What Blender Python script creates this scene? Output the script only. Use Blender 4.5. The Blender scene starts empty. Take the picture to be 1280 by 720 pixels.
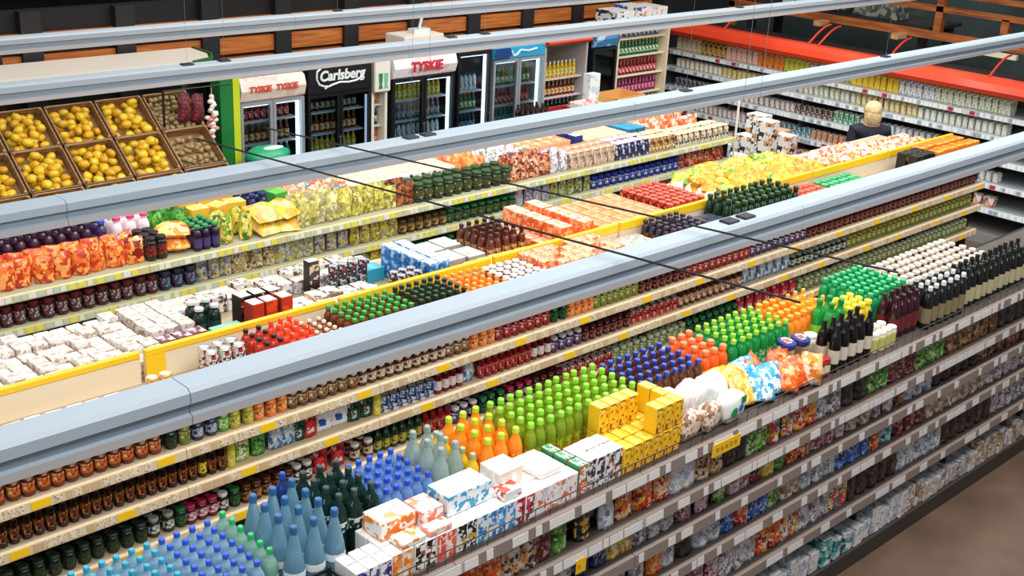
import bpy, math, random
from mathutils import Vector, Matrix
C = bpy.context.scene.collection
PI = math.pi
rnd = random.Random(7)

# ------------------------------------------------------------------ camera, world, lights, exposure
CAM_H, FPX = 4.6, 1520.0
YAW, PITCH, ROLL = math.radians(44.6), math.radians(20.85), math.radians(-2.9)
def cam_axes():
    cy, sy, cp, sp = math.cos(YAW), math.sin(YAW), math.cos(PITCH), math.sin(PITCH)
    f = Vector((sy*cp, cy*cp, -sp)); r = Vector((cy, -sy, 0)); d = f.cross(r)
    c, s = math.cos(ROLL), math.sin(ROLL)
    return c*r + s*d, -s*r + c*d, f
AR, AD, AF = cam_axes()
cam_data = bpy.data.cameras.new('camera'); cam = bpy.data.objects.new('camera', cam_data); C.objects.link(cam)
m = Matrix.Identity(4)
for i in range(3):
    m[i][0] = AR[i]; m[i][1] = -AD[i]; m[i][2] = -AF[i]
m[0][3], m[1][3], m[2][3] = 0, 0, CAM_H
cam.matrix_world = m
cam_data.sensor_width = 36; cam_data.lens = FPX/1280*36; cam_data.clip_end = 200
bpy.context.scene.camera = cam
def project(x, y, z):
    v = Vector((x, y, z-CAM_H)); w = v.dot(AF)
    if w <= 0.1: return -9999, -9999
    return v.dot(AR)/w*FPX+640, v.dot(AD)/w*FPX+360
vs = bpy.context.scene.view_settings
vs.view_transform = 'Standard'; vs.look = 'None'; vs.gamma = 1; vs.use_curve_mapping = False
vs.exposure = 0.0
w = bpy.data.worlds.new('world'); bpy.context.scene.world = w; w.use_nodes = True
w.node_tree.nodes['Background'].inputs[0].default_value = (0.88, 0.93, 1.0, 1)
w.node_tree.nodes['Background'].inputs[1].default_value = 0.26
def area(name, loc, sx, sy, power, col=(1, 1, 1), rot=(0, 0, 0)):
    l = bpy.data.lights.new(name, 'AREA'); l.shape = 'RECTANGLE'; l.size = sx; l.size_y = sy
    l.energy = power; l.color = col
    o = bpy.data.objects.new(name, l); C.objects.link(o); o.location = loc; o.rotation_euler = rot
    return o
area('overhead_fill', (4.0, 1.0, 7.5), 9, 2.0, 400, (0.93, 0.965, 1.0), (math.radians(16), 0, 0))  # added fill from above, stands in for unseen ceiling light
area('overhead_fill', (10.0, 4.5, 7.5), 9, 2.0, 400, (0.93, 0.965, 1.0), (math.radians(10), 0, 0))
area('overhead_fill', (8.0, 9.0, 7.5), 12, 2.0, 300, (1.0, 0.97, 0.92))
RAIL_Y = [3.01, 4.96, 7.315, 8.84]
RAIL_Z = 3.0
for ry in RAIL_Y[:4]:
    area('rail_lamp_light', (7.2, ry+.02, RAIL_Z-.16), 14.0, 0.12, 84, (1.0, 0.97, 0.92), (math.radians(0), 0, 0))

# ------------------------------------------------------------------ materials
def lin(h):
    if isinstance(h, (tuple, list)): return tuple(h[:3]) + (1,)
    h = h.lstrip('#'); v = [int(h[i:i+2], 16)/255 for i in (0, 2, 4)]
    return tuple((c/12.92 if c <= .04045 else ((c+.055)/1.055)**2.4) for c in v) + (1,)
_m = {}
def mat(col, rough=.45, metal=0, emit=0, trans=0, spec=.5, noise=0):
    k = ('p', col, rough, metal, emit, trans, noise)
    if k in _m: return _m[k]
    m = bpy.data.materials.new('paint'); m.use_nodes = True; nt = m.node_tree
    b = nt.nodes['Principled BSDF']; b.inputs['Base Color'].default_value = lin(col)
    b.inputs['Roughness'].default_value = rough; b.inputs['Metallic'].default_value = metal
    b.inputs['Specular IOR Level'].default_value = spec
    if trans: b.inputs['Transmission Weight'].default_value = trans; b.inputs['IOR'].default_value = 1.2
    if emit:
        b.inputs['Emission Color'].default_value = lin(col); b.inputs['Emission Strength'].default_value = emit
    if noise:
        tc = nt.nodes.new('ShaderNodeTexCoord'); n = nt.nodes.new('ShaderNodeTexNoise'); n.inputs['Scale'].default_value = noise
        n.inputs['Detail'].default_value = 5
        r = nt.nodes.new('ShaderNodeMapRange'); r.inputs[1].default_value = .3; r.inputs[2].default_value = .7; r.inputs[3].default_value = .72; r.inputs[4].default_value = 1.18
        mx = nt.nodes.new('ShaderNodeMix'); mx.data_type = 'RGBA'; mx.blend_type = 'MULTIPLY'; mx.inputs[0].default_value = 1
        nt.links.new(tc.outputs['Object'], n.inputs['Vector']); nt.links.new(n.outputs['Fac'], r.inputs[0])
        mx.inputs[6].default_value = lin(col); nt.links.new(r.outputs[0], mx.inputs[7]); nt.links.new(mx.outputs[2], b.inputs['Base Color'])
    _m[k] = m; return m
def pmat(cols, scale=22, rough=.35, stretch=(1, 1, 1), vary=0.0):
    """printed packaging: blocks of colour from a palette, laid over the pack; vary>0 gives each pack its own layout"""
    k = ('v', tuple(cols), scale, rough, stretch, vary)
    if k in _m: return _m[k]
    m = bpy.data.materials.new('printed_pack'); m.use_nodes = True; nt = m.node_tree; N = nt.nodes; L = nt.links
    b = N['Principled BSDF']; b.inputs['Roughness'].default_value = rough
    tc = N.new('ShaderNodeTexCoord'); mp = N.new('ShaderNodeMapping'); mp.inputs['Scale'].default_value = stretch
    oi = N.new('ShaderNodeObjectInfo'); vm = N.new('ShaderNodeVectorMath'); vm.operation = 'SCALE'; vm.inputs[0].default_value = (7.1, 3.3, 5.7)
    mu = N.new('ShaderNodeMath'); mu.operation = 'MULTIPLY'; mu.inputs[1].default_value = vary
    L.new(oi.outputs['Random'], mu.inputs[0]); L.new(mu.outputs[0], vm.inputs['Scale'])
    ad = N.new('ShaderNodeVectorMath'); ad.operation = 'ADD'
    L.new(tc.outputs['Object'], mp.inputs[0]); L.new(mp.outputs[0], ad.inputs[0]); L.new(vm.outputs[0], ad.inputs[1])
    vo = N.new('ShaderNodeTexVoronoi'); vo.distance = 'CHEBYCHEV'; vo.inputs['Scale'].default_value = scale*1.5
    L.new(ad.outputs[0], vo.inputs['Vector'])
    sp = N.new('ShaderNodeSeparateColor'); L.new(vo.outputs['Color'], sp.inputs[0])
    cr = N.new('ShaderNodeValToRGB'); cr.color_ramp.interpolation = 'CONSTANT'
    e = cr.color_ramp.elements
    while len(e) > 1: e.remove(e[-1])
    n = len(cols); e[0].position = 0; e[0].color = lin(cols[0])
    for i, c in enumerate(cols[1:], 1):
        x = e.new(.34+.66*(i-1)/max(1, n-1)); x.color = lin(c)
    L.new(sp.outputs[0], cr.inputs[0])
    # small print over it: rows of fine marks in one of the palette's other colours
    v2 = N.new('ShaderNodeTexVoronoi'); v2.distance = 'CHEBYCHEV'; v2.inputs['Scale'].default_value = scale*3.1
    L.new(ad.outputs[0], v2.inputs['Vector']); s2 = N.new('ShaderNodeSeparateColor'); L.new(v2.outputs['Color'], s2.inputs[0])
    th = N.new('ShaderNodeMath'); th.operation = 'GREATER_THAN'; th.inputs[1].default_value = .80; L.new(s2.outputs[1], th.inputs[0])
    c2 = N.new('ShaderNodeValToRGB'); c2.color_ramp.interpolation = 'CONSTANT'; e2 = c2.color_ramp.elements
    e2[0].position = 0; e2[0].color = lin(cols[-1]); e2[1].position = .5; e2[1].color = lin(cols[1 % n])
    L.new(s2.outputs[0], c2.inputs[0]); mx = N.new('ShaderNodeMix'); mx.data_type = 'RGBA'
    L.new(th.outputs[0], mx.inputs[0]); L.new(cr.outputs[0], mx.inputs[6]); L.new(c2.outputs[0], mx.inputs[7]); L.new(mx.outputs[2], b.inputs['Base Color'])
    _m[k] = m; return m
def glass_mat(tint='#dfe8ea'):
    k = ('g', tint)
    if k in _m: return _m[k]
    m = bpy.data.materials.new('pane_glass'); m.use_nodes = True; nt = m.node_tree; N = nt.nodes; L = nt.links
    N.remove(N['Principled BSDF']); t = N.new('ShaderNodeBsdfTransparent'); t.inputs[0].default_value = lin(tint)
    g = N.new('ShaderNodeBsdfGlossy'); g.inputs['Roughness'].default_value = .05
    fr = N.new('ShaderNodeFresnel'); fr.inputs[0].default_value = 1.35; mx = N.new('ShaderNodeMixShader')
    L.new(fr.outputs[0], mx.inputs[0]); L.new(t.outputs[0], mx.inputs[1]); L.new(g.outputs[0], mx.inputs[2]); L.new(mx.outputs[0], N['Material Output'].inputs[0])
    _m[k] = m; return m
def wood_mat(c1, c2, scale=3, axis=0):
    k = ('w', c1, c2, scale, axis)
    if k in _m: return _m[k]
    m = bpy.data.materials.new('wood'); m.use_nodes = True; nt = m.node_tree; N = nt.nodes; L = nt.links
    b = N['Principled BSDF']; b.inputs['Roughness'].default_value = .5
    tc = N.new('ShaderNodeTexCoord'); mp = N.new('ShaderNodeMapping'); s = [18, 18, 18]; s[axis] = 1.2; mp.inputs['Scale'].default_value = s
    n = N.new('ShaderNodeTexNoise'); n.inputs['Scale'].default_value = scale; n.inputs['Detail'].default_value = 6
    cr = N.new('ShaderNodeValToRGB'); cr.color_ramp.elements[0].position = .35; cr.color_ramp.elements[0].color = lin(c1)
    cr.color_ramp.elements[1].position = .65; cr.color_ramp.elements[1].color = lin(c2)
    L.new(tc.outputs['Object'], mp.inputs[0]); L.new(mp.outputs[0], n.inputs['Vector']); L.new(n.outputs['Fac'], cr.inputs[0]); L.new(cr.outputs[0], b.inputs['Base Color'])
    _m[k] = m; return m

# ------------------------------------------------------------------ mesh helpers
class MB:
    def __init__(s): s.v = []; s.f = []; s.mi = []; s.sm = []; s.mats = []
    def mid(s, m):
        if m not in s.mats: s.mats.append(m)
        return s.mats.index(m)
    def add(s, vs, fs, m, smooth=False):
        o = len(s.v); i = s.mid(m); s.v += [tuple(v) for v in vs]
        for f in fs: s.f.append(tuple(o+k for k in f)); s.mi.append(i); s.sm.append(smooth)
    def box(s, x0, x1, y0, y1, z0, z1, m, top=None, front=None, bev=0):
        if bev <= 0:
            v = [(x0,y0,z0),(x1,y0,z0),(x1,y1,z0),(x0,y1,z0),(x0,y0,z1),(x1,y0,z1),(x1,y1,z1),(x0,y1,z1)]
            s.add(v, [(3,2,1,0),(1,2,6,5),(2,3,7,6),(3,0,4,7)], m)
            s.add(v, [(4,5,6,7)], top or m); s.add(v, [(0,1,5,4)], front or m)
            return s
        b = bev     # chamfered box: three stacked rings plus caps
        def ring(d, z): return [(x0+d,y0+b,z),(x0+b,y0+d,z),(x1-b,y0+d,z),(x1-d,y0+b,z),(x1-d,y1-b,z),(x1-b,y1-d,z),(x0+b,y1-d,z),(x0+d,y1-b,z)]
        v = ring(b*.9, z0)+ring(0, z0+b)+ring(0, z1-b)+ring(b*.9, z1)
        fs = []; fr = []
        for r in range(3):
            for i in range(8):
                q = (r*8+i, r*8+(i+1) % 8, (r+1)*8+(i+1) % 8, (r+1)*8+i)
                (fr if (i == 1 and r == 1) else fs).append(q)
        s.add(v, fs+[tuple(range(7, -1, -1))], m); s.add(v, fr, front or m); s.add(v, [tuple(range(24, 32))], top or m)
        return s
    def lathe(s, prof, m, n=10, cx=0, cy=0, z=0, mats=None, smooth=True, cap=True):
        """prof: [(r,z)...]; mats: material per segment"""
        v = []
        for r, h in prof:
            for i in range(n): a = 2*PI*i/n; v.append((cx+r*math.cos(a), cy+r*math.sin(a), z+h))
        for j in range(len(prof)-1):
            mm = mats[j] if mats else m
            s.add(v, [(j*n+i, j*n+(i+1) % n, (j+1)*n+(i+1) % n, (j+1)*n+i) for i in range(n)], mm, smooth)
        if cap:
            s.add(v, [tuple(range(n-1, -1, -1))], mats[0] if mats else m)
            k = (len(prof)-1)*n; s.add(v, [tuple(range(k, k+n))], mats[-1] if mats else m)
        return s
    def tube(s, p, q, r, m, n=6):
        p = Vector(p); q = Vector(q); d = (q-p); 
        if d.length < 1e-6: return s
        d.normalize(); a = d.orthogonal().normalized(); b = d.cross(a); v = []
        for c in (p, q):
            for i in range(n): t = 2*PI*i/n; v.append(c+a*r*math.cos(t)+b*r*math.sin(t))
        s.add(v, [(i, (i+1) % n, n+(i+1) % n, n+i) for i in range(n)]+[tuple(range(n-1, -1, -1)), tuple(range(n, 2*n))], m, False)
        return s
    def prism(s, poly, axis, a, b, m, side_mats=None):
        """poly in the plane across the axis ('x': (y,z)); extruded from a to b"""
        n = len(poly); f = (lambda t, p: (t, p[0], p[1])) if axis == 'x' else ((lambda t, p: (p[0], t, p[1])) if axis == 'y' else (lambda t, p: (p[0], p[1], t)))
        v = [f(a, p) for p in poly]+[f(b, p) for p in poly]
        for i in range(n): s.add(v, [(i, (i+1) % n, n+(i+1) % n, n+i)], side_mats[i] if side_mats else m)
        s.add(v, [tuple(range(n-1, -1, -1)), tuple(range(n, 2*n))], m)
        return s
    def blob(s, rx, ry, rz, m, cx=0, cy=0, cz=0, n=10, k=6, wob=0, seed=1):
        r0 = random.Random(seed); v = [(cx, cy, cz-rz)]
        for j in range(1, k):
            t = PI*j/k
            for i in range(n):
                a = 2*PI*i/n; q = 1+r0.uniform(-wob, wob)
                v.append((cx+rx*math.sin(t)*math.cos(a)*q, cy+ry*math.sin(t)*math.sin(a)*q, cz-rz*math.cos(t)*q))
        v.append((cx, cy, cz+rz)); fs = [(0, 1+(i+1) % n, 1+i) for i in range(n)]
        for j in range(k-2):
            for i in range(n): a = 1+j*n; fs.append((a+i, a+(i+1) % n, a+n+(i+1) % n, a+n+i))
        a = 1+(k-2)*n; fs += [(a+i, a+(i+1) % n, len(v)-1) for i in range(n)]
        s.add(v, fs, m, True); return s
    def build(s, name, parent=None, loc=None, rot=None, kind=None):
        me = bpy.data.meshes.new(name); me.from_pydata(s.v, [], s.f)
        for mm in s.mats: me.materials.append(mm)
        me.polygons.foreach_set('material_index', s.mi); me.polygons.foreach_set('use_smooth', s.sm); me.update()
        o = bpy.data.objects.new(name, me); C.objects.link(o)
        if parent is not None: o.parent = parent
        if loc is not None: o.location = loc
        if rot is not None: o.rotation_euler = rot
        if kind: o['kind'] = kind
        return o
def tag(o, label, cat, group=None, kind=None):
    o['label'] = label; o['category'] = cat
    if group: o['group'] = group
    if kind: o['kind'] = kind
    return o
def empty(name, loc=(0, 0, 0), rz=0):
    o = bpy.data.objects.new(name, None); o.empty_display_size = .1; C.objects.link(o); o.location = loc; o.rotation_euler = (0, 0, rz); return o
def rounded(w, h, r, n=3):
    pts = []
    for cx, cy, a0 in ((w/2-r, -h/2+r, -90), (w/2-r, h/2-r, 0), (-w/2+r, h/2-r, 90), (-w/2+r, -h/2+r, 180)):
        for i in range(n+1): a = math.radians(a0+90*i/n); pts.append((cx+r*math.cos(a), cy+r*math.sin(a)))
    return pts

# ------------------------------------------------------------------ copying and labelling of goods
_kids = {}
def kids(o):
    if o.name not in _kids: _kids[o.name] = [c for c in bpy.data.objects if c.parent == o]
    return _kids[o.name]
_used = set()
def place(proto, loc, rot=(0, 0, 0), parts=True, scale=None):
    if proto.name not in _used:          # the first one placed is the prototype itself
        _used.add(proto.name); kids(proto); proto.location = loc; proto.rotation_euler = rot
        if scale: proto.scale = scale
        proto['placed'] = 1
        return proto
    r = proto.copy(); C.objects.link(r); r.location = loc; r.rotation_euler = rot
    if 'group' in r.keys(): del r['group']
    if scale: r.scale = scale
    if parts:
        for ch in kids(proto):
            c = ch.copy(); C.objects.link(c); c.parent = r
    return r
def ordi(n):
    return str(n) + ('th' if 10 <= n % 100 <= 20 else {1: 'st', 2: 'nd', 3: 'rd'}.get(n % 10, 'th'))
_labels = {}
def finish(o, phrase, cat, group, tail=''):
    l = phrase + tail
    _labels[l] = _labels.get(l, 0) + 1
    if _labels[l] > 1: print('DUPLICATE LABEL', l)
    tag(o, l, cat, group)
def inframe(p, mg=0):
    x, y = project(*p); return -mg <= x <= 1280+mg and -mg <= y <= 720+mg
def grid(protos, phrase, cat, group, x0, x1, y0, y1, z, dx, dy, jx=.12, rz=0, jr=.05, levels=None, dz=0, lean=0, skew=0, parts=True, far='y', yaw_flip=False, sink=0, zf=None, keep=None):
    """rows of goods: columns along x (left to right in the photo), rows along y (front to back).
    far='x' is for goods along the right wall: columns run along -y (left to right) and rows along +x."""
    if not isinstance(protos, (list, tuple)): protos = [protos]
    nx = max(1, int(round((x1-x0)/dx))); ny = max(1, int(round((y1-y0)/dy)))
    sx = (x1-x0)/nx; sy = (y1-y0)/ny; cells = []
    for j in range(ny):
        for i in range(nx):
            u = x0+(i+.5)*sx; v = y0+(j+.5)*sy + skew*(u-x0)
            nl = levels(i, j, nx, ny) if callable(levels) else (levels or 1)
            if keep and not keep(i, j, nx, ny): continue
            for l in range(nl): cells.append((i, j, l, u, v))
    def world(u, v): return (u, v) if far == 'y' else (v, -u)
    nlmax = max([c[2] for c in cells] or [0])+1
    vis = [c for c in cells if inframe(world(c[3], c[4])+(z+.12,), 130)]
    if not vis: return []
    imin = min(c[0] for c in vis if True); imax = max(c[0] for c in vis)
    leftcut = project(*(world(x0+(imin+.5)*sx, y0)+(z+.1,)))[0] < 0
    out = []
    for i, j, l, u, v in vis:
        pr = protos[rnd.randrange(len(protos))] if len(protos) > 1 else protos[0]
        X, Y = world(u+rnd.uniform(-jx, jx)*sx*.5, v+rnd.uniform(-jx, jx)*sy*.5)
        Z = z+l*dz + (zf(u, v) if zf else 0)
        o = place(pr, (X, Y, Z), (lean, 0, rz+rnd.uniform(-jr, jr)+(0 if far == 'y' else -PI/2)), parts)
        side = 'right' if leftcut else 'left'; num = (imax-i+1) if leftcut else (i-imin+1)
        t = ', %s from %s' % (ordi(num), side) if nx > 1 else ''
        if ny > 1: t += ', ' + ('front row' if j == 0 else '%s row' % ordi(j+1) if j < ny-1 else 'back row')
        if nlmax == 2: t += ', lower' if l == 0 else ', upper'
        elif nlmax > 2: t += ', %s layer' % ordi(l+1)
        finish(o, phrase, cat, group, t); out.append(o)
    return out

# ------------------------------------------------------------------ prototypes of goods (origin at the base, front towards -y)
BLACK = mat('#101114', .4); WHITE = mat('#f1efeb', .45)
def bottle(name, h, r, body, capc, label=None, neck=.3, shoulder=.62, parts=True, n=10, capr=None, lab=(.15, .5), capn='cap', cone=False):
    capr = capr or max(.0135, r*neck*1.22); b = MB(); q = .86-shoulder
    prof = [(r*.86, 0), (r, h*.03), (r, h*shoulder*.5), (r*.96, h*shoulder*.55), (r, h*shoulder*.6), (r, h*shoulder), (r*.95, h*(shoulder+q*.3)), (r*.78, h*(shoulder+q*.6)), (r*.52, h*(shoulder+q*.85)), (capr*.9, h*.88), (capr*.85, h*.93)]
    if cone: prof = [(r*.86, 0), (r, h*.03), (r, h*shoulder), (r*.9, h*(shoulder+.1)), (r*.5, h*.78), (capr*.9, h*.88), (capr*.85, h*.93)]
    if not parts:
        prof = [(r*.86, 0), (r, h*.03), (r, h*lab[0]), (r, h*lab[1]), (r, h*shoulder), (r*.9, h*(shoulder+q*.4)), (r*.6, h*(shoulder+q*.8)), (capr*.9, h*.88), (capr, h*.885), (capr, h)]
        mats = [body, body, label or body, body, body, body, body, capc, capc]
        b.lathe(prof, body, n, mats=mats); return b.build(name)
    b.lathe(prof, body, n); o = b.build(name)
    c = MB().lathe([(capr, h*.9), (capr*1.03, h*.905), (capr, h*.985), (capr*.8, h)], capc, n).build(capn, o)
    if label: MB().lathe([(r*1.012, h*lab[0]), (r*1.02, h*(lab[0]+.01)), (r*1.02, h*(lab[1]-.01)), (r*1.012, h*lab[1])], label, n, cap=False).build('label', o)
    return o
def jar(name, h, r, body, lid, label=None, parts=True, n=10, lab=(.22, .68)):
    b = MB()
    lb = label or body
    b.lathe([(r*.9, 0), (r, h*.06), (r, h*lab[0]), (r, h*lab[1]), (r*.96, h*.78), (r*.8, h*.84), (r*.8, h*.86)], body, n, mats=[body, body, lb, body, body, body])
    if parts:
        o = b.build(name); MB().lathe([(r*.86, h*.84), (r*.88, h*.86), (r*.88, h*.97), (r*.8, h)], lid, n).build('lid', o); return o
    b.lathe([(r*.86, h*.84), (r*.88, h*.86), (r*.88, h*.97), (r*.8, h)], lid, n)
    return b.build(name)
def can(name, h, r, side, top, n=12):
    return MB().lathe([(r*.9, 0), (r, h*.04), (r, h*.93), (r*.88, h*.985), (r*.86, h*.985), (r*.84, h*.96)], side, n, mats=[top, side, side, top, top]).build(name)
def carton(name, w, d, h, side, top, front=None, bev=.004):
    return MB().box(-w/2, w/2, -d/2, d/2, 0, h, side, top=top, front=front or side, bev=bev).build(name)
def pouch(name, w, h, t, m, seam=None, seed=1, n=8, k=9, flat=False, gusset=.75):
    """a filled bag: bulging, flat-seamed at the top, standing (or lying when flat)"""
    r0 = random.Random(seed); ph = [r0.uniform(0, 6) for _ in range(6)]; vv = []; fs = []
    for side in (-1, 1):
        for j in range(k+1):
            q = j/k
            prof = (gusset+(1-gusset)*math.sin(min(1, q*3)*PI/2))*max(0.0, math.cos(max(0, (q-.35)/.65)*PI/2))**.7 if not flat else max(0, math.sin(PI*q))**.6
            for i in range(n+1):
                u = i/n*2-1; s_ = max(0, 1-abs(u)**3.0)**.6
                wr = 1+.12*math.sin(9*u+ph[0]+5*q)*math.sin(7*q+ph[1])+.08*math.sin(17*q+ph[2]+3*u)
                wid = 1-.10*max(0, (q-.7)/.3)+.03*math.sin(6*q+ph[3])
                x = u*w/2*wid; y = side*t/2*prof*s_*wr; z = q*h*(1+.02*math.sin(4*u+ph[4]))
                if q > .96: y = side*.0015
                vv.append((x, y, z) if not flat else (x, z-h/2, y+t/2*.95))
    N1 = (n+1)*(k+1)
    for side in (0, 1):
        for j in range(k):
            for i in range(n):
                a = side*N1+j*(n+1)+i; q = (a, a+1, a+n+2, a+n+1); fs.append(q if (side == 0) != flat else q[::-1])
    for i in range(n): fs.append((i, N1+i, N1+i+1, i+1))
    b = MB(); b.add(vv, fs, m, True)
    if seam and not flat:
        b.add([(-w*.45, -.0025, h*.9), (w*.45, -.0025, h*.9), (w*.45, -.0025, h), (-w*.45, -.0025, h), (-w*.45, .0025, h*.9), (w*.45, .0025, h*.9), (w*.45, .0025, h), (-w*.45, .0025, h)],
              [(0,1,2,3), (7,6,5,4), (3,2,6,7), (1,5,6,2), (4,0,3,7)], seam)
    return b.build(name)
def softpack(name, w, d, h, m, seed=1, wob=.06, mark=None):
    """a plump film-wrapped pack: rounded block with creases and a gathered top"""
    r0 = random.Random(seed); ph = [r0.uniform(0, 6) for _ in range(5)]; n = 20; k = 9; v = []
    for j in range(k+1):
        t = j/k; zz = h*t; s_ = min(1, (1-(abs(t-.5)*2)**3.2))**.38
        s_ = max(s_, .55 if j == 0 else .30 if j == k else .5)
        for i in range(n):
            a = 2*PI*i/n; c, s2 = math.cos(a), math.sin(a)
            x = math.copysign(abs(c)**.55, c); y = math.copysign(abs(s2)**.55, s2)
            q = 1+wob*math.sin(3*a+ph[0]+4*t)+wob*.7*math.sin(7*a+ph[1]-6*t)
            v.append((x*w/2*s_*q, y*d/2*s_*q, zz+(wob*h*.4*math.sin(2*a+ph[2]) if j > k-3 else 0)))
    fs = [(j*n+i, j*n+(i+1) % n, (j+1)*n+(i+1) % n, (j+1)*n+i) for j in range(k) for i in range(n)]
    v.append((0, 0, h*1.02)); c_ = len(v)-1; fs += [(k*n+i, k*n+(i+1) % n, c_) for i in range(n)]; fs.append(tuple(range(n-1, -1, -1)))
    b = MB(); b.add(v, fs, m, True); return b.build(name)
def jug(name, h, r, body, capm, label):
    b = MB().lathe([(r*.9, 0), (r, h*.05), (r, h*.6), (r*.75, h*.75), (r*.35, h*.88), (r*.35, h*.93)], body, 12)
    b.tube((r*.3, 0, h*.86), (r*.85, 0, h*.8), r*.12, body); b.tube((r*.85, 0, h*.8), (r*.98, 0, h*.55), r*.12, body)
    o = b.build(name); MB().lathe([(r*.42, h*.9), (r*.44, h*.91), (r*.42, h*.99), (r*.36, h)], capm, 12).build('cap', o)
    MB().lathe([(r*1.02, h*.12), (r*1.02, h*.5)], label, 12, cap=False).build('label', o); return o
def six_pack(name, nx, ny, r, h, body, capm, wrap):
    o = MB().box(-nx*r, nx*r, -ny*r, ny*r, 0, h*.7, wrap, bev=.004).build(name)
    for i in range(nx):
        for j in range(ny):
            x = (i-(nx-1)/2)*2*r*.96; y = (j-(ny-1)/2)*2*r*.96
            MB().lathe([(r*.9, h*.7), (r*.35, h*.85), (r*.3, h*.9)], body, 8, cx=x, cy=y).lathe([(r*.4, h*.89), (r*.4, h)], capm, 8, cx=x, cy=y).build('bottle_neck', o)
    return o

# ------------------------------------------------------------------ the hall: floor, walls
FLOOR = mat('#6d5546', .35, noise=3)
o = MB().box(-3, 19, -1, 14, -.1, 0, FLOOR).build('floor', kind='structure')
o = MB().box(-3, 15.6, 12.6, 12.8, 0, 6, mat('#0b0c10', .8, noise=2)).build('wall_back', kind='structure')
o = MB().box(17.3, 17.5, -1, 12.8, 0, 6, mat('#3d4a48', .7, noise=1.3)).build('wall_right', kind='structure')
o = MB().box(15.6, 17.5, 12.6, 12.8, 0, 6, mat('#232b2e', .7, noise=2)).build('wall_back_corner', kind='structure')
# wood-clad bulkhead behind the coolers: boards between dark posts
t = MB().box(2.4, 13.9, 11.52, 11.62, 0, 2.75, mat('#0d0b09', .7)).build('trim_1', kind='structure')
ORW = wood_mat('#a8561f', '#cf7a35', 2.2)
x = 2.45; k = 0; bays = [1.05, .95, .4, .95, .95, .9, .92, .95, .95, .95, .95, .95, .95]
for wd in bays:
    b = MB()
    for z0, z1 in ((1.95, 2.12), (2.16, 2.33), (2.37, 2.54)):
        b.box(x, min(x+wd-.2, 13.85), 11.47, 11.52, z0, z1, ORW)
    b.build('trim_board', t)
    MB().box(x+wd-.2, x+wd, 11.42, 11.52, 0, 2.75, mat('#1c1a1c', .6)).build('trim_post', t)
    x += wd
# plain box for a fifth light rail, its shade put into the colour
d = MB().box(1.5, 9.5, 11.9, 12.3, 2.95, 3.2, mat('#55606e', .5), bev=.02).build('dim_rail_box')
for hx in (2.5, 5.5, 8.5): MB().tube((hx, 12.1, 3.2), (hx, 12.58, 3.5), .015, mat('#30343c')).build('rail_box_bracket', d)
tag(d, 'long light rail dimmed to slate grey along the dark back wall', 'duct')

# ------------------------------------------------------------------ hanging light rails
def rail(ry, x0, x1, label, clamps, s=1.0):
    top = mat('#bdc9d1', .45); f1 = mat('#b9c2c8', .5); f2 = mat('#97a2ab', .5); lip = mat('#cac4c1', .5)
    # section seen end-on: flat top, bevel, recessed band, lower lip
    P = [(.05, 0), (-.046, 0), (-.060, -.012), (-.062, -.046), (-.052, -.052), (-.052, -.078), (-.066, -.084), (-.066, -.112), (.05, -.112)]
    root = empty('light_rail', ((x0+x1)/2, ry+.0, RAIL_Z))
    L = (x1-x0)/2
    sm = [top, f1, f1, f2, f2, f2, lip, lip, f1]
    nseg = 5
    for i in range(nseg):
        a = -L+2*L*i/nseg; bb = -L+2*L*(i+1)/nseg
        MB().prism(P, 'x', a+.0015, bb-.0015, f1, sm).build('rail_section', root)
    MB().box(-L+.05, L-.05, -.035, .035, -.118, -.112, mat('#fff6e6', .4, emit=2.0)).build('lamp_tube', root)
    for cx in clamps:
        c = MB().box(cx-root.location.x-.04, cx-root.location.x+.04, -.03, .03, 0, .010, mat('#2b2f38', .4), bev=.003)
        c.tube((cx-root.location.x, 0, .01), (cx-root.location.x, 0, 3.4), .0009, mat('#8d959e'))
        c.build('hanging_clamp', root)
    tag(root, label, 'light rail', 'grey light rails hanging over the aisles'); return root
rail(RAIL_Y[0], -1.6, 14.4, 'pale grey light rail nearest the camera, over the front aisle', (4.3, 4.42, 10.6), 1.0)
rail(RAIL_Y[1], -1.6, 17.0, 'pale grey light rail second from the front, over the crisps run', (4.07, 4.19, 6.42, 8.96, 11.8), 1.0)
rail(RAIL_Y[2], -1.6, 17.2, 'pale grey light rail third from the front, before the coolers', (4.07, 4.35, 6.4, 6.76, 10.2, 13.5), 1.05)
rail(RAIL_Y[3], -1.6, 17.2, 'pale grey light rail farthest back, above the wood boards', (6.4, 10.2, 14.5), .95)
for (p, q, lb) in (((atx, aty), (btx, bty), l_) for atx, aty, btx, bty, l_ in (
        (3.06, 5.45, 3.64, 2.2, 'thin black cable crossing the two front light rails, left one'),
        (3.48, 5.45, 4.24, 2.15, 'thin black cable crossing the two front light rails, right one'))):
    c = MB()
    pts = []
    for i in range(17):
        u = i/16; pts.append((p[0]+(q[0]-p[0])*u, p[1]+(q[1]-p[1])*u, 3.03))
    for i in range(16): c.tube(pts[i], pts[i+1], .005, mat('#2a2d33'))
    tag(c.build('cable'), lb, 'cable')

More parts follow.
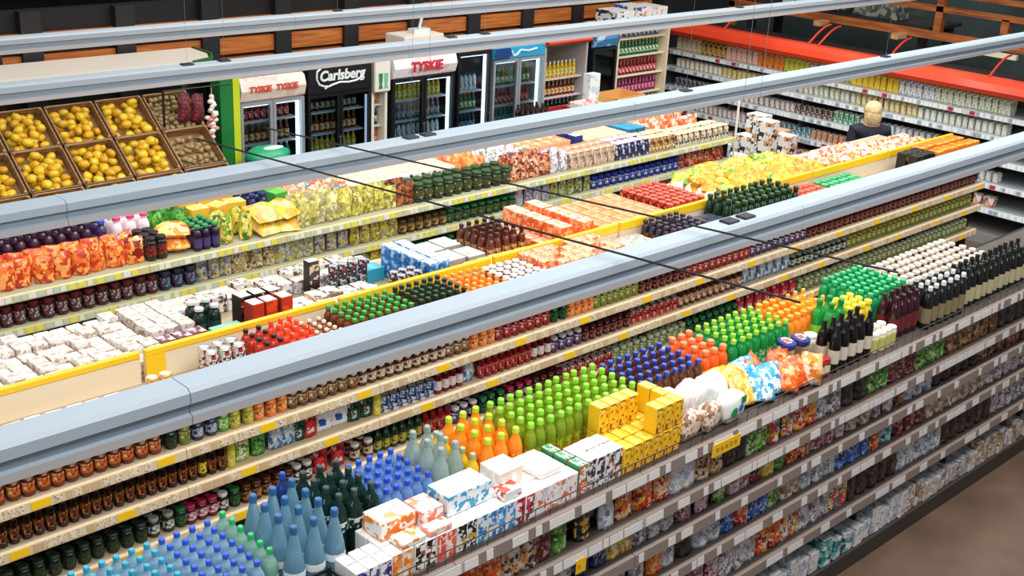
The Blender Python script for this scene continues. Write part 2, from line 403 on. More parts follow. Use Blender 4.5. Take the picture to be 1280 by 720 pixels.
# ------------------------------------------------------------------ shelving
def bay(name, L, depth, levels, body, strip, sh, tagc, ntags, promo=None, wire=False, rail_h=.055, wide_tags=False, dark=None, second=None):
    """one shelving bay, length along local x, open towards local -y, origin at the front left foot"""
    r = empty(name)
    dk = dark or mat('#2a2624', .6)
    MB().box(0, L, 0, depth, 0, .13, body).build('plinth', r)
    MB().box(0, L, depth-.03, depth, .13, levels[0], dk).build('back_panel', r)
    MB().box(0, .012, .08, depth, .13, levels[0]-.03, dk).build('upright', r)
    MB().box(L-.012, L, .08, depth, .13, levels[0]-.03, dk).build('upright', r)
    for i, z in enumerate(levels):
        s = MB().box(0, L, .012, depth if i == 0 else depth-.03, z-.03, z, sh)
        s = s.build('shelf', r)
        b = MB().prism([(-.002, z+.004), (-.016, z-.002), (-.022, z-rail_h), (.012, z-rail_h-.006), (.012, z+.0)], 'x', .002, L-.002, strip)
        b.build('price_strip', s)
        r1 = random.Random(int(z*100)+len(name)); x = .03
        while x < L-.08:
            w_ = r1.choice((.035, .04, .055)) if not wide_tags else r1.choice((.04, .06, .1, .17))
            def tilt(mb, x0, x1, m): mb.prism([(-.0165, z-.006), (-.019, z-.006), (-.0235, z-rail_h+.006), (-.0215, z-rail_h+.006)], 'x', x0, x1, m)
            q = r1.random()
            if promo and q < promo[0]:
                t1 = MB(); tilt(t1, x, x+promo[2], promo[1]); t1.build('promotion_tag', s); x += promo[2]+.02
            elif second and q > .72:
                t1 = MB(); tilt(t1, x, x+w_, second); t1.build('price_tag', s); x += w_+.01
            else:
                t1 = MB(); tilt(t1, x, x+w_, tagc); t1.build('price_tag', s); x += w_+r1.choice((.008, .05, .12, .2) if wide_tags else (.01, .02, .035))
        if wire and i == 0:
            wv = MB()
            wv.tube((.005, .008, z+.07), (L-.005, .008, z+.07), .003, mat('#3b3634')); wv.tube((.005, .008, z+.035), (L-.005, .008, z+.035), .002, mat('#3b3634'))
            for j in range(int(L/.1)+1): wv.tube((.01+j*.1, .008, z), (.01+j*.1, .008, z+.07), .0018, mat('#3b3634'), 4)
            wv.build('wire_guard', s)
    return r
def copy_deep(r, loc, rz=0):
    c = r.copy(); C.objects.link(c); c.location = loc; c.rotation_euler = (0, 0, rz)
    for a in [q for q in bpy.data.objects if q.parent == r]:
        a2 = a.copy(); C.objects.link(a2); a2.parent = c
        for b_ in [q for q in bpy.data.objects if q.parent == a]:
            b2 = b_.copy(); C.objects.link(b2); b2.parent = a2
    return c
def run(proto, n, L, pos, rz, labels, group):
    for i in range(n):
        p = pos(i)
        o = proto if i == 0 else copy_deep(proto, p, rz)
        o.location = p; o.rotation_euler = (0, 0, rz)
        tag(o, labels(i), 'shelving', group)
CREAM = mat('#e3cfa9', .5); YEL = mat('#f5c51c', .45)
TAGP = pmat(('#ead8ba', '#ead8ba', '#ead8ba', '#e0cba8', '#9a7a5a'), 90)
# front run, tan-grey fronts and white tickets, both darkened for shade on the shelf side
FY, FZ = 3.37, [1.57, 1.30, 1.09, .84, .53]
FL = [1.57, 1.30, 1.09, .84, .53]
p = bay('shelving_bay', 1.25, .72, FL, mat('#3d332e', .6), mat('#85766d', .55), mat('#4a3e38', .6), mat('#dcd6d2', .5), 8, wire=True, rail_h=.06, wide_tags=True)
run(p, 8, 1.25, lambda i: (.55+1.25*i, FY, 0), 0, lambda i: 'taupe shelving bay with white price tickets, front run, %s from left' % ordi(i+1), 'front run of shelving')
def lvl(face_y, z): return face_y
# middle run, cream fronts with yellow promotion tickets; double sided
MY = 5.40; ML = [1.57, 1.33, 1.09, .82, .50]
p = bay('shelving_bay', 1.33, .70, ML, mat('#4a3c34', .6), mat('#d8c3a0', .5), mat('#b09c7f', .6), TAGP, 8, promo=(.16, YEL, .10), rail_h=.055, second=mat('#c9aa80', .6), dark=mat('#33241f', .6))
run(p, 8, 1.33, lambda i: (1.55+1.33*i, MY, 0), 0, lambda i: 'cream shelving bay with yellow tickets, middle run, %s from left' % ordi(i+1), 'middle run of shelving')
p = bay('shelving_bay', 1.33, .58, [1.57, 1.2, .85, .5], mat('#4a3c34', .6), mat('#e2cfae', .5), mat('#c2ae8f', .6), mat('#efdfc4', .5), 8)
run(p, 8, 1.33, lambda i: (1.55+1.33*(i+1), MY+.70+.58, 0), PI, lambda i: 'rear bay of the middle shelving run, facing the coolers, %s from left' % ordi(i+1), 'rear side of the middle run')
# far run
YY, YL = 7.9, [1.42, 1.17, .92, .60]
p = bay('shelving_bay', 1.2, .85, YL, mat('#4a463c', .6), mat('#c0bc86', .5), mat('#a5a287', .6), mat('#d9d9cf', .5), 8, promo=(.2, mat('#dccf52', .5), .05), rail_h=.05, second=mat('#b9c0b0', .5), dark=mat('#26281f', .6))
run(p, 8, 1.2, lambda i: (1.60+1.2*i, YY, 0), 0, lambda i: 'pale yellow-green shelving bay, far run before the coolers, %s from left' % ordi(i+1), 'far run of shelving')

# divider boards standing along the middle run's top
for i in range(8):
    x0 = 1.56+1.33*i
    r = empty('divider_board', (x0, 5.83, 1.571))
    z0 = .155 if i < 2 else .125; z1 = .195
    MB().box(0, 1.3, -.012, .012, 0, z0, mat('#e9d9ba', .5)).build('board', r)
    MB().box(0, 1.3, -.018, .018, z0, z1, YEL, bev=.005).build('yellow_rim', r)
    if i == 1: MB().box(.0, .12, -.02, -.012, .0, .155, YEL).build('end_mark', r)
    tag(r, 'cream divider board with yellow rim on middle run, %s from left' % ordi(i+1), 'divider', 'divider boards on the middle run')

# ------------------------------------------------------------------ goods on top of the front run (deck at 1.57)
DZ = 1.571
def cl(h, tr=.5, r=.12): return mat(h, r, trans=tr)
tealcap = mat('#2f9fb8'); bluecap = mat('#2a58c8'); greencap = mat('#2fb56a'); navycap = mat('#23348c'); limecap = mat('#93d62e')
small = [bottle('water_bottle', .225, .031, cl('#a9cfe6'), tealcap, pmat(('#dcebf5', '#7fb2dd', '#b7d5ea'), 30)), bottle('water_bottle', .225, .031, cl('#a9cfe6'), bluecap, pmat(('#dcebf5', '#5f92d5', '#b7d5ea'), 30))]
grid(small[:1], 'small teal-capped water bottle, front run', 'water bottle', 'small teal-capped water bottles', 1.40, 1.98, 3.60, 4.05, DZ, .068, .068)
grid(small[1:], 'small blue-capped water bottle, front run', 'water bottle', 'small blue-capped water bottles', 1.98, 2.26, 3.60, 4.05, DZ, .068, .068)
g = bottle('water_bottle', .24, .034, cl('#a8d8c4'), greencap, mat('#d7ece0'))
grid(g, 'green-capped clear water bottle beside big blue ones', 'water bottle', 'green-capped water bottles', 2.26, 2.34, 3.62, 4.05, DZ, .075, .075)
g = bottle('large_water_bottle', .335, .046, cl('#8fc0d6', .6), mat('#2c5f93'), mat('#e8f0f4'), neck=.3, shoulder=.42, lab=(.30, .40), cone=True)
grid(g, 'large steel-blue water bottle with white label band', 'water bottle', 'large steel-blue water bottles', 2.34, 2.64, 3.56, 3.98, DZ, .1, .1)
g = bottle('dark_glass_bottle', .30, .040, mat('#0c2a24', .12), mat('#1d3a35'), pmat(('#0c2a24', '#dfe8e0', '#123f35'), 26), neck=.33, lab=(.42, .58))
grid(g, 'dark green glass bottle with pale emblem, before blue caps', 'glass bottle', 'dark green glass bottles', 2.66, 2.92, 3.70, 4.04, DZ, .087, .087)
g = bottle('dark_glass_bottle', .31, .040, mat('#16306f', .12), mat('#1f49a8'))
grid(g, 'cobalt blue glass bottle left of dark green bottles', 'glass bottle', 'cobalt glass bottles', 2.58, 2.655, 4.0, 4.08, DZ, .09, .09)
# black wire crates below them at the very front
cr = empty('bottle_crate'); bk = mat('#1a1b1d', .5)
MB().box(-.13, .13, -.06, .06, 0, .012, bk).build('crate_floor', cr)
for z in (.03, .07, .11): 
    b = MB(); b.box(-.13, .13, -.06, -.052, z, z+.014, bk); b.box(-.13, .13, .052, .06, z, z+.014, bk); b.box(-.13, -.122, -.06, .06, z, z+.014, bk); b.box(.122, .13, -.06, .06, z, z+.014, bk); b.build('crate_rail', cr)
for sx in (-1, 1):
    for sy in (-1, 1): MB().box(sx*.124-.008, sx*.124+.008, sy*.054-.008, sy*.054+.008, 0, .13, bk).build('crate_post', cr)
for i, (x, y, lb) in enumerate(((2.38, 3.475, 'black slatted crate in front of the big blue water bottles'), (2.515, 3.62, 'black slatted crate at the left end of the milk cartons'))[:1]):
    o = place(cr, (x, y, DZ)); tag(o, lb, 'crate', 'black crates at the front run edge')
g = carton('striped_pack', .05, .11, .09, mat('#2f9c58'), pmat(('#2f9c58', '#cfe8d3'), 60, stretch=(1, .05, .05)))
grid(g, 'green and white striped pack beside black crate', 'pack', 'green striped packs', 2.10, 2.22, 3.41, 3.55, DZ, .055, .12)
g = bottle('small_soda_bottle', .24, .032, cl('#86b4ee', .5), mat('#2450c4'), mat('#4f86dc'), neck=.36)
grid(g, 'bright blue water bottle, blue cap, behind milk cartons', 'water bottle', 'bright blue water bottles', 2.93, 3.23, 3.70, 4.05, DZ, .066, .066)
g = bottle('large_water_bottle', .33, .045, cl('#c2d6d0', .6), mat('#8f9f99'), mat('#e9dede'), neck=.3, shoulder=.5)
grid(g, 'large clear bottle with pale cap beside yellow six-packs', 'water bottle', 'large clear bottles', 3.24, 3.42, 3.70, 4.0, DZ, .096, .096)
g = bottle('lemonade_bottle', .25, .034, mat('#d9b21f', .25), mat('#9ab58e'), mat('#eac62f'), neck=.36)
grid(g, 'yellow lemonade bottle with grey-green cap, beside orange juice', 'bottle', 'yellow lemonade bottles', 3.43, 3.51, 3.69, 4.03, DZ, .075, .075)
g = bottle('juice_bottle', .29, .040, mat('#f08a1c', .3), mat('#b8d62c'), pmat(('#d8421c', '#e8641c', '#b52817', '#f0c040'), 24), shoulder=.55, neck=.36, lab=(.1, .55))
grid(g, 'orange-red juice bottle with lime cap, left of lime block', 'juice bottle', 'orange-red juice bottles', 3.52, 3.80, 3.69, 4.06, DZ, .088, .088)
g = bottle('juice_bottle', .275, .0335, mat('#7f961c', .3), mat('#8fdc34', .35), pmat(('#7c8d1e', '#d8862a', '#5a6d18', '#b7d02a'), 26), shoulder=.58, neck=.42, lab=(.12, .5))
grid(g, 'lime-green juice bottle with bright green cap, lime block', 'juice bottle', 'lime-green juice bottles', 3.83, 4.66, 3.70, 4.07, DZ, .069, .069)
g = bottle('cola_bottle', .25, .034, mat('#5a2e14', .2), mat('#27409e', .35), mat('#c9cdd6'), neck=.42)
grid(g, 'brown iced-tea bottle with navy cap, navy-capped block', 'bottle', 'brown bottles with navy caps', 4.68, 5.24, 3.71, 4.07, DZ, .071, .071)
g = bottle('juice_bottle', .255, .036, mat('#f0641f', .3), mat('#f58a55'), mat('#ffa060'), neck=.5)
grid(g, 'coral-orange juice bottle between navy caps and green block', 'juice bottle', 'coral-orange juice bottles', 5.28, 5.52, 3.74, 4.07, DZ, .075, .075)
g = bottle('soda_bottle', .26, .034, mat('#0c8a3e', .2), mat('#9bdc3a'), pmat(('#0f9a48', '#2bbf63', '#cfe9d0'), 28), neck=.4)
grid(g, 'emerald green soda bottle with lime cap, green block', 'soda bottle', 'emerald soda bottles', 5.54, 6.14, 3.74, 4.07, DZ, .071, .071)
g = bottle('juice_bottle', .255, .036, mat('#f28a1e', .3), mat('#ffa028'), mat('#f7a53c'), neck=.5)
grid(g, 'amber-orange juice bottle right of the green block', 'juice bottle', 'amber-orange juice bottles', 6.16, 6.44, 3.76, 4.07, DZ, .075, .075)
g = bottle('tall_soda_bottle', .33, .042, mat('#1c9a3e', .2), mat('#128a3a'), mat('#9ee04a'), neck=.4, lab=(.1, .5))
grid(g, 'tall green bottle with lime label beside orange bottles', 'soda bottle', 'tall green bottles', 6.36, 6.58, 3.62, 3.78, DZ, .088, .088)
g = bottle('juice_bottle', .25, .034, mat('#e6a21c', .3), mat('#ffb347'), mat('#f2c14a'))
grid(g, 'golden juice bottle behind tall green bottles', 'juice bottle', 'golden juice bottles', 6.46, 6.72, 3.84, 4.07, DZ, .075, .075)
g = bottle('juice_bottle', .25, .034, mat('#d9c21c', .3), mat('#f0e43a'), mat('#f2d83a'), neck=.6)
grid(g, 'bottle with bright yellow cap among the dark bottles', 'juice bottle', 'yellow-capped bottles', 6.60, 6.90, 3.62, 3.82, DZ, .075, .075)
g = bottle('soda_bottle', .26, .034, mat('#149455', .2), mat('#2fae6b'), mat('#1f9f60'), neck=.5)
grid(g, 'sea-green soda bottle at the far end of front run', 'soda bottle', 'sea-green soda bottles', 6.92, 7.42, 3.66, 4.07, DZ, .071, .071)
g = [bottle('iced_coffee_bottle', .22, .036, mat('#c9b08a', .4), mat('#e6ded2'), mat('#c99a6a'), neck=.6), bottle('iced_coffee_bottle', .22, .036, mat('#6a3a24', .3), mat('#d9cfc0'), mat('#a5603c'), neck=.6)]
grid(g, 'tan or brown bottle, pale cap, back of front run', 'bottle', 'tan and brown pale-capped bottles', 7.44, 8.6, 3.66, 4.07, DZ, .08, .08)

# milk and juice cartons along the front edge, in two layers in places
def face(cols, sc=30, st=(1, 1, 1)): return pmat(cols, sc, .35, st, 1.0)
TOPW = pmat(('#f3f0ec', '#f3f0ec', '#ece7e2', '#f3f0ec', '#e2dcd8', '#f6f3ef'), 40, .4)
def cart(fcols, top=TOPW, side=WHITE, w=.058, d=.084, h=.145): return carton('milk_carton', w, d, h, side, top, face(fcols, 26), .003)
specs = [(2.54, 2.735, ('#3a2f78', '#f1efeb', '#5546a0'), 'purple-printed white milk carton'), (2.735, 2.86, ('#f07a22', '#f1efeb', '#f39a4a', '#f6c488'), 'orange-printed white milk carton'),
         (2.86, 2.98, ('#1f1b1c', '#f1efeb', '#b05a4a', '#1f1b1c'), 'black-printed white milk carton, left'), (2.98, 3.10, ('#ee6a58', '#f5d9d2', '#f1efeb', '#e5503e'), 'salmon-printed white milk carton'),
         (3.10, 3.22, ('#16171d', '#e7e3da', '#c8a23a', '#16171d'), 'black-printed white milk carton, right'), (3.22, 3.46, ('#2b86c9', '#dfeaf3', '#4aa3dc', '#1f6fb0', '#efe0d0'), 'blue-printed white milk carton'),
         (3.46, 3.58, ('#b3203a', '#f1efeb', '#d8455a', '#7c1a2c'), 'crimson-printed white milk carton'), (3.58, 3.87, ('#f1ece8', '#e8623c', '#f5efe9', '#d9d6d8', '#f1ece8'), 'white milk carton with red-orange flash')]
for x0, x1, cols, ph in specs:
    grid(cart(cols), ph, 'milk carton', 'milk cartons on the front run', x0, x1, 3.405, 3.54 if x0 < 2.6 else 3.67, DZ, .0605, .088, jr=.01, jx=.04, keep=lambda i, j, nx, ny: True)
# laid packs on the second layer
def slab(cols, w, d, h, top): return carton('carton_pack', w, d, h, face(cols, 24), top, bev=.004)
tops = dict(o=pmat(('#f3f0ec', '#f3f0ec', '#f0a24a', '#f3f0ec'), 14), s=pmat(('#f3f0ec', '#f08a66', '#f3f0ec', '#f6d3c6'), 12), w=TOPW, b=pmat(('#e4eff7', '#cfe2f3', '#f3f0ec', '#e4eff7'), 14), r=pmat(('#f3f0ec', '#d9452e', '#f3f0ec'), 14))
for x, y, w_, d_, h_, k, cols, lb in (
        (2.86, 3.585, .19, .14, .085, 'o', ('#f39a4a', '#f3f0ec', '#e57a20'), 'orange and white pack on the leftmost milk cartons'),
        (3.03, 3.56, .12, .14, .075, 's', ('#f3f0ec', '#ee8a76'), 'pack with salmon top beside orange and white pack'),
        (2.86, 3.455, .13, .09, .03, 'o', ('#e58a20', '#f3f0ec'), 'thin amber-marked pack on milk cartons near the edge'),
        (3.01, 3.445, .13, .07, .03, 's', ('#f3f0ec', '#f0a08a'), 'thin pack with peach top beside the amber pack'),
        (3.24, 3.56, .26, .15, .10, 'b', ('#f3f0ec', '#dfeaf3', '#3a9ac0'), 'pale blue topped pack standing highest on milk cartons'),
        (3.52, 3.58, .15, .14, .09, 'w', ('#f3f0ec', '#ead9cc'), 'tall white pack behind red-topped pack'),
        (3.45, 3.46, .11, .08, .05, 'r', ('#b5402e', '#f3f0ec'), 'white pack with red panel on top, second layer'),
        (3.74, 3.56, .15, .20, .035, 'w', ('#f3f0ec', '#e9e2dc'), 'broad white pack lying beside the green striped row')):
    tag(carton('carton_pack', w_, d_, h_, face(cols, 20), tops[k], bev=.004), lb, 'carton pack').location = (x, y, DZ+.147)
g = cart(('#1f7a44', '#f1efeb', '#e8643a'), top=pmat(('#2d8f55', '#dfeee0', '#2d8f55', '#bcdcc2'), 50, .4), side=mat('#1f7a44'), w=.062, h=.165)
grid(g, 'green-striped carton right of milk cartons', 'carton', 'green-striped cartons', 3.875, 3.94, 3.405, 3.68, DZ, .07, .095, jr=.01)
g = cart(('#3a3140', '#e9e4e2', '#3a3140', '#a06a5a', '#e9e4e2'), top=pmat(('#f5f1ec', '#f5f1ec', '#ead0cc', '#f5f1ec', '#d8c9d2'), 44), w=.062, h=.17)
grid(g, 'white carton with dark-striped front beside yellow packs', 'carton', 'dark-striped white cartons', 3.945, 4.20, 3.405, 3.60, DZ, .068, .085, jr=.02)
g = carton('fruit_tea_box', .068, .085, .15, YEL, pmat(('#fbd23a', '#f5c51c', '#fbd860'), 18), pmat(('#f5c51c', '#f5c51c', '#2a2620', '#e9a81c', '#fbe08a', '#a83a2a'), 30))
grid(g, 'bright yellow carton with black motif', 'carton', 'bright yellow cartons', 4.21, 4.66, 3.405, 3.68, DZ, .072, .09, jr=.01, jx=.02, levels=lambda i, j, nx, ny: 2 if (j == 2 and i < 4) or i == nx-1 or (j == 0 and i > 2) else 1, dz=.152)

# bags and family packs to the right
WB = pmat(('#efe9e4', '#f4f1ed', '#d9cfc8', '#f4f1ed', '#b79a86', '#efe9e4'), 18, .25)
bg = [softpack('bread_bag', .16, .10, .17, pmat(('#e6d2bf', '#b98a64', '#efe6de', '#d9a06a', '#8d6a52'), 24, .25), 3), softpack('bread_bag', .16, .10, .16, pmat(('#efe6de', '#f3efea', '#c99c74', '#e9dfd8'), 20, .25), 5)]
grid(bg, 'clear bag of beige rolls beside yellow cartons', 'bag', 'bags of beige rolls', 4.68, 5.03, 3.405, 3.52, DZ, .17, .115, jr=.2)
bg = [softpack('paper_roll_pack', .19, .15, .23, pmat(('#eeecea', '#f4f2f0', '#d6d4d2', '#eeecea'), 14, .3), 8), softpack('paper_roll_pack', .19, .15, .23, pmat(('#eeecea', '#f4f2f0', '#d0dcd4', '#eeecea', '#eeecea'), 12, .3), 9)]
grid(bg, 'bulging white pack of rolls', 'pack', 'white packs of rolls', 4.68, 5.24, 3.53, 3.68, DZ, .187, .15, jr=.25, keep=lambda i, j, a, b_: j == 0)
lp = softpack('logo_bag', .20, .11, .18, pmat(('#efefec', '#f4f4f1'), 10, .3), 12, wob=.02)
for cx, cz, r_, c_ in ((-.035, .075, .030, '#188a4a'), (.03, .085, .022, '#2562b5')):
    MB().lathe([(r_, 0), (r_, .006)], mat(c_), 16).build('printed_mark', lp, (cx, -.052, cz), (PI/2, 0, 0))
MB().box(.03, .075, -.058, -.052, .11, .15, mat('#188a4a')).build('printed_mark', lp)
lp.location = (5.14, 3.455, DZ); lp.rotation_euler = (0, 0, .1); tag(lp, 'white bag with green disc and blue mark at the shelf edge', 'bag'); _used.add(lp.name); lp['placed'] = 1
def lay(name, w, h, t, cols, sc=16, seed=1): return pouch(name, w, h, t, pmat(cols, sc, .28, vary=1), None, seed, flat=True)
def stand(name, w, h, t, cols, sc=16, seed=1): return pouch(name, w, h, t, pmat(cols, sc, .28, vary=1), mat(cols[0], .3), seed, gusset=.9)
bags = [('snack_bag', ('#f4b92a', '#f8cf56', '#e9962a', '#fbe6a0'), 'golden yellow bag', 'yellow leaning bags'), ('snack_bag', ('#2f9bd0', '#dbeef7', '#4bb3e0', '#f3f6f8'), 'sky-blue and white bag', 'blue leaning bags'),
        ('snack_bag', ('#f0641f', '#f5883f', '#f9b070', '#e54a1c'), 'orange-red bag', 'orange leaning bags'), ('snack_bag', ('#f5a030', '#f8c07a', '#e9762a', '#f3e0c8'), 'light orange bag', 'light orange leaning bags')]
pos = [(0, 5.34, 3.50), (0, 5.31, 3.63), (0, 5.46, 3.60), (1, 5.48, 3.46), (1, 5.57, 3.62), (1, 5.60, 3.50), (2, 5.67, 3.63), (2, 5.69, 3.45), (2, 5.79, 3.58), (2, 5.80, 3.45), (3, 5.89, 3.55), (3, 5.90, 3.44)]
pb = [stand(n, .17, .185, .11, c, 16, 20+i) for i, (n, c, a, b_) in enumerate(bags)]
cnt = [0]*4
for i, (k, x, y) in enumerate(pos):
    o = place(pb[k], (x, y, DZ+.008), (rnd.uniform(-.65, -.25), rnd.uniform(-.25, .25), rnd.uniform(-.5, .5)))
    cnt[k] += 1; finish(o, bags[k][2]+' on front run beside green soda', 'bag', bags[k][3], ', %s such from left' % ordi(cnt[k]))
tin = MB().lathe([(.055, 0), (.06, .01), (.06, .035), (.055, .04)], mat('#1c2f7a'), 16); tin = tin.build('round_tin'); MB().lathe([(.04, .04), (.042, .043)], pmat(('#1c2f7a', '#d9502a', '#f2efe8'), 30), 16).build('lid_picture', tin)
for x, y, lb in ((5.96, 3.66, 'round navy tin with red picture lying on white buckets, left'), (6.08, 3.64, 'round navy tin lying on white buckets, right of its twin')):
    o = place(tin, (x, y, DZ+.152), (.12, .05, 0)); tag(o, lb, 'tin', 'round navy tins')
g = jar('mayonnaise_bucket', .15, .05, mat('#ece8df'), mat('#f7f5f1'), mat('#d8c9a8'))
grid(g, 'white bucket with wide white lid behind navy tins', 'bucket', 'white lidded buckets', 5.96, 6.34, 3.62, 3.74, DZ, .115, .115)
g = bottle('wine_bottle', .31, .036, mat('#120d10', .1), mat('#1b161b'), mat('#d8cdb8'), neck=.34, shoulder=.6, lab=(.2, .48), n=12)
grid(g, 'near-black sauce bottle with cream label, dark group', 'bottle', 'near-black bottles', 6.14, 6.60, 3.42, 3.59, DZ, .085, .085)
g = bottle('wine_bottle', .29, .036, mat('#34101a', .12), mat('#3a1018'), mat('#6d2226'), neck=.36, n=12)
grid(g, 'dark wine-red bottle behind the near-black ones', 'bottle', 'dark wine-red bottles', 6.92, 7.25, 3.46, 3.64, DZ, .085, .085)
g = jar('dressing_jar', .13, .036, mat('#d9cf9a'), mat('#f3f1ec'), mat('#c6c26a'))
grid(g, 'pale yellow jar with white lid between dark bottles', 'jar', 'pale yellow jars', 6.62, 6.90, 3.42, 3.58, DZ, .08, .08)
g = bottle('wine_bottle', .30, .036, mat('#17181b', .1), mat('#e9e6e2'), mat('#8a7a5a'), neck=.36, n=12)
grid(g, 'black bottle with white cap, right end of front run', 'bottle', 'black bottles with white caps', 7.26, 7.80, 3.42, 3.64, DZ, .085, .085)
g = bottle('wine_bottle', .30, .036, mat('#101510', .1), mat('#16201a'), mat('#b9ad8a'), neck=.36, n=12)
grid(g, 'black-green bottle with tan label, far right of front run', 'bottle', 'black-green bottles', 7.82, 8.9, 3.42, 3.64, DZ, .09, .09)
g = jar('jar_a', .12, .035, mat('#7a1c22'), mat('#b4252c'), mat('#e8d9b0'))
grid(g, 'dark red jar at the near edge beside white buckets', 'jar', 'dark red jars at the edge', 6.00, 6.12, 3.41, 3.50, DZ, .08, .09)

# ------------------------------------------------------------------ bags hanging and standing on the shelves of the front run
PAL = dict(orange=('#e8541c', '#f2873a', '#d63c16', '#f3c07a'), cup=('#c98d4e', '#e5c091', '#f0e6d8', '#2a2a4a'), blackyel=('#17181c', '#e9b41c', '#17181c', '#f2d04a', '#24304a'), redor=('#c8281c', '#ee6a1c', '#f2b02a', '#8a1820', '#f0d8c0'),
    green=('#3b7d2c', '#65b02e', '#1e4a24', '#c9d8a0'), grey=('#b9b0b4', '#8a8288', '#d9d4d6', '#6a6066', '#efeaea'), navy=('#26304f', '#3d4a74', '#9aa4bd', '#1b2036'), pink=('#d9c4c8', '#b86a7c', '#e9dfe0', '#a08a90', '#8c2c44'),
    dark=('#241d1e', '#3d3330', '#5a4a42', '#171314'), blue=('#1f4fa8', '#3a7bd0', '#14306e', '#a9c4e6'), rainbow=('#d9302a', '#f2b91c', '#2a8a4a', '#2562b5', '#f1ece4'), teal=('#2a8f92', '#7cc5c0', '#1d5f66', '#d8ecea'),
    beige=('#d6c6b2', '#b39a82', '#efe6da', '#8a705a'), silver=('#aab4c0', '#d5dbe2', '#7c8794', '#eef1f4'), bur=('#5a1a24', '#8a2a34', '#2d1014', '#b98a7a'), yellow=('#e6b81c', '#f2d24a', '#b98a14', '#f6efd0'), white=('#eeeae6', '#f7f5f2', '#cfc8c2', '#e2d8d0', '#9cb4cc'), brown=('#6b4128', '#8c5a34', '#3d2418', '#c69a6a'))
PNAME = dict(orange='crisps_pouch', redor='crisps_pouch', rainbow='sweets_pouch', pink='sweets_pouch', bur='coffee_pouch', dark='coffee_pouch', brown='coffee_pouch', navy='pet_food_pouch', blue='pet_food_pouch', teal='pet_food_pouch', silver='refill_pouch', grey='refill_pouch', white='rice_pouch', beige='rice_pouch', cup='noodle_pouch', green='tea_pouch', yellow='tea_pouch', blackyel='tea_pouch')  # contents in these names are made up per palette; all are plain pouches
_pb = {}
def pbag(key, w, h, t):
    k = (key, w, h)
    if k not in _pb: _pb[k] = pouch(PNAME.get(key, 'snack_pouch'), w, h, t, pmat(PAL[key], 26, .28, vary=1), mat(PAL[key][0]), len(_pb)*3+1, gusset=.95)
    return _pb[k]
NAME = dict(orange='orange pouch', cup='tan pouch', blackyel='black and yellow pouch', redor='red and orange pouch', green='green pouch', grey='grey pouch', navy='navy pouch', pink='pinkish pouch', dark='dark brown pouch', blue='blue pouch', rainbow='many-coloured pouch', teal='teal pouch', beige='beige pouch', silver='silver pouch', bur='burgundy pouch', yellow='yellow pouch', white='white pouch', brown='brown pouch')
where = ['front run first shelf', 'front run second shelf', 'front run third shelf', 'front run fourth shelf']
seq = [  # (end x, palette) on each shelf, left to right
 [(2.9, 'redor'), (3.42, 'orange'), (3.62, 'cup'), (3.72, 'bur'), (3.86, 'green'), (4.05, 'blackyel'), (4.2, 'silver'), (4.62, 'redor'), (4.85, 'white'), (5.1, 'cup'), (5.3, 'dark'), (5.5, 'green'), (5.8, 'rainbow'), (6.0, 'redor'), (6.3, 'grey'), (6.6, 'dark'), (6.85, 'green'), (7.2, 'bur'), (7.6, 'green'), (8.4, 'brown'), (9.6, 'dark')],
 [(3.5, 'navy'), (3.9, 'silver'), (4.15, 'navy'), (4.35, 'yellow'), (4.7, 'grey'), (5.02, 'pink'), (5.18, 'green'), (5.38, 'pink'), (5.5, 'bur'), (5.62, 'yellow'), (5.75, 'green'), (6.0, 'redor'), (6.4, 'pink'), (6.7, 'beige'), (7.0, 'grey'), (7.12, 'brown'), (7.5, 'silver'), (8.2, 'dark'), (9.6, 'bur')],
 [(3.9, 'grey'), (4.2, 'dark'), (4.5, 'grey'), (4.62, 'orange'), (4.74, 'silver'), (4.9, 'dark'), (5.15, 'silver'), (5.3, 'blue'), (5.4, 'redor'), (5.6, 'blue'), (5.75, 'green'), (5.95, 'beige'), (6.35, 'silver'), (6.75, 'blue'), (6.9, 'redor'), (7.05, 'teal'), (7.5, 'bur'), (8.4, 'beige'), (9.6, 'grey')],
 [(4.4, 'beige'), (4.9, 'bur'), (5.2, 'pink'), (5.55, 'grey'), (5.8, 'redor'), (6.0, 'rainbow'), (6.35, 'grey'), (6.55, 'rainbow'), (7.2, 'dark'), (7.8, 'silver'), (8.6, 'dark'), (9.6, 'grey')]]
start = [2.4, 2.9, 3.3, 3.9]
for s_, lv in enumerate((1.30, 1.09, .84, .53)):
    hh = (.225, .175, .205, .255)[s_]; x = start[s_]; seen = {}
    for xe, pal in seq[s_]:
        n_ = max(1, round((xe-x)/.13)); w_ = (.128, .120, .128, .132)[s_]
        seen[pal] = seen.get(pal, 0)+1
        ph = NAME[pal] + ', ' + where[s_] + ('' if seen[pal] == 1 else ', %s group' % ordi(seen[pal]))
        grid([pbag(pal, w_, hh*.97, .06), pbag(pal, w_*.92, hh*.86, .065)], ph, 'pouch', NAME[pal]+'s on the front run', x, xe, 3.395, 3.475, lv+.001, (xe-x)/n_, .09, jr=.16, jx=.08, lean=-.05)
        # a second row behind, seen in the gaps
        grid([pbag(pal, w_*.92, hh*.84, .075)], ph.replace('pouch', 'pouch standing behind', 1), 'pouch', NAME[pal]+'s on the front run', x, xe, 3.52, 3.6, lv+.001, (xe-x)/n_, .09, jr=.2, jx=.05)
        x = xe
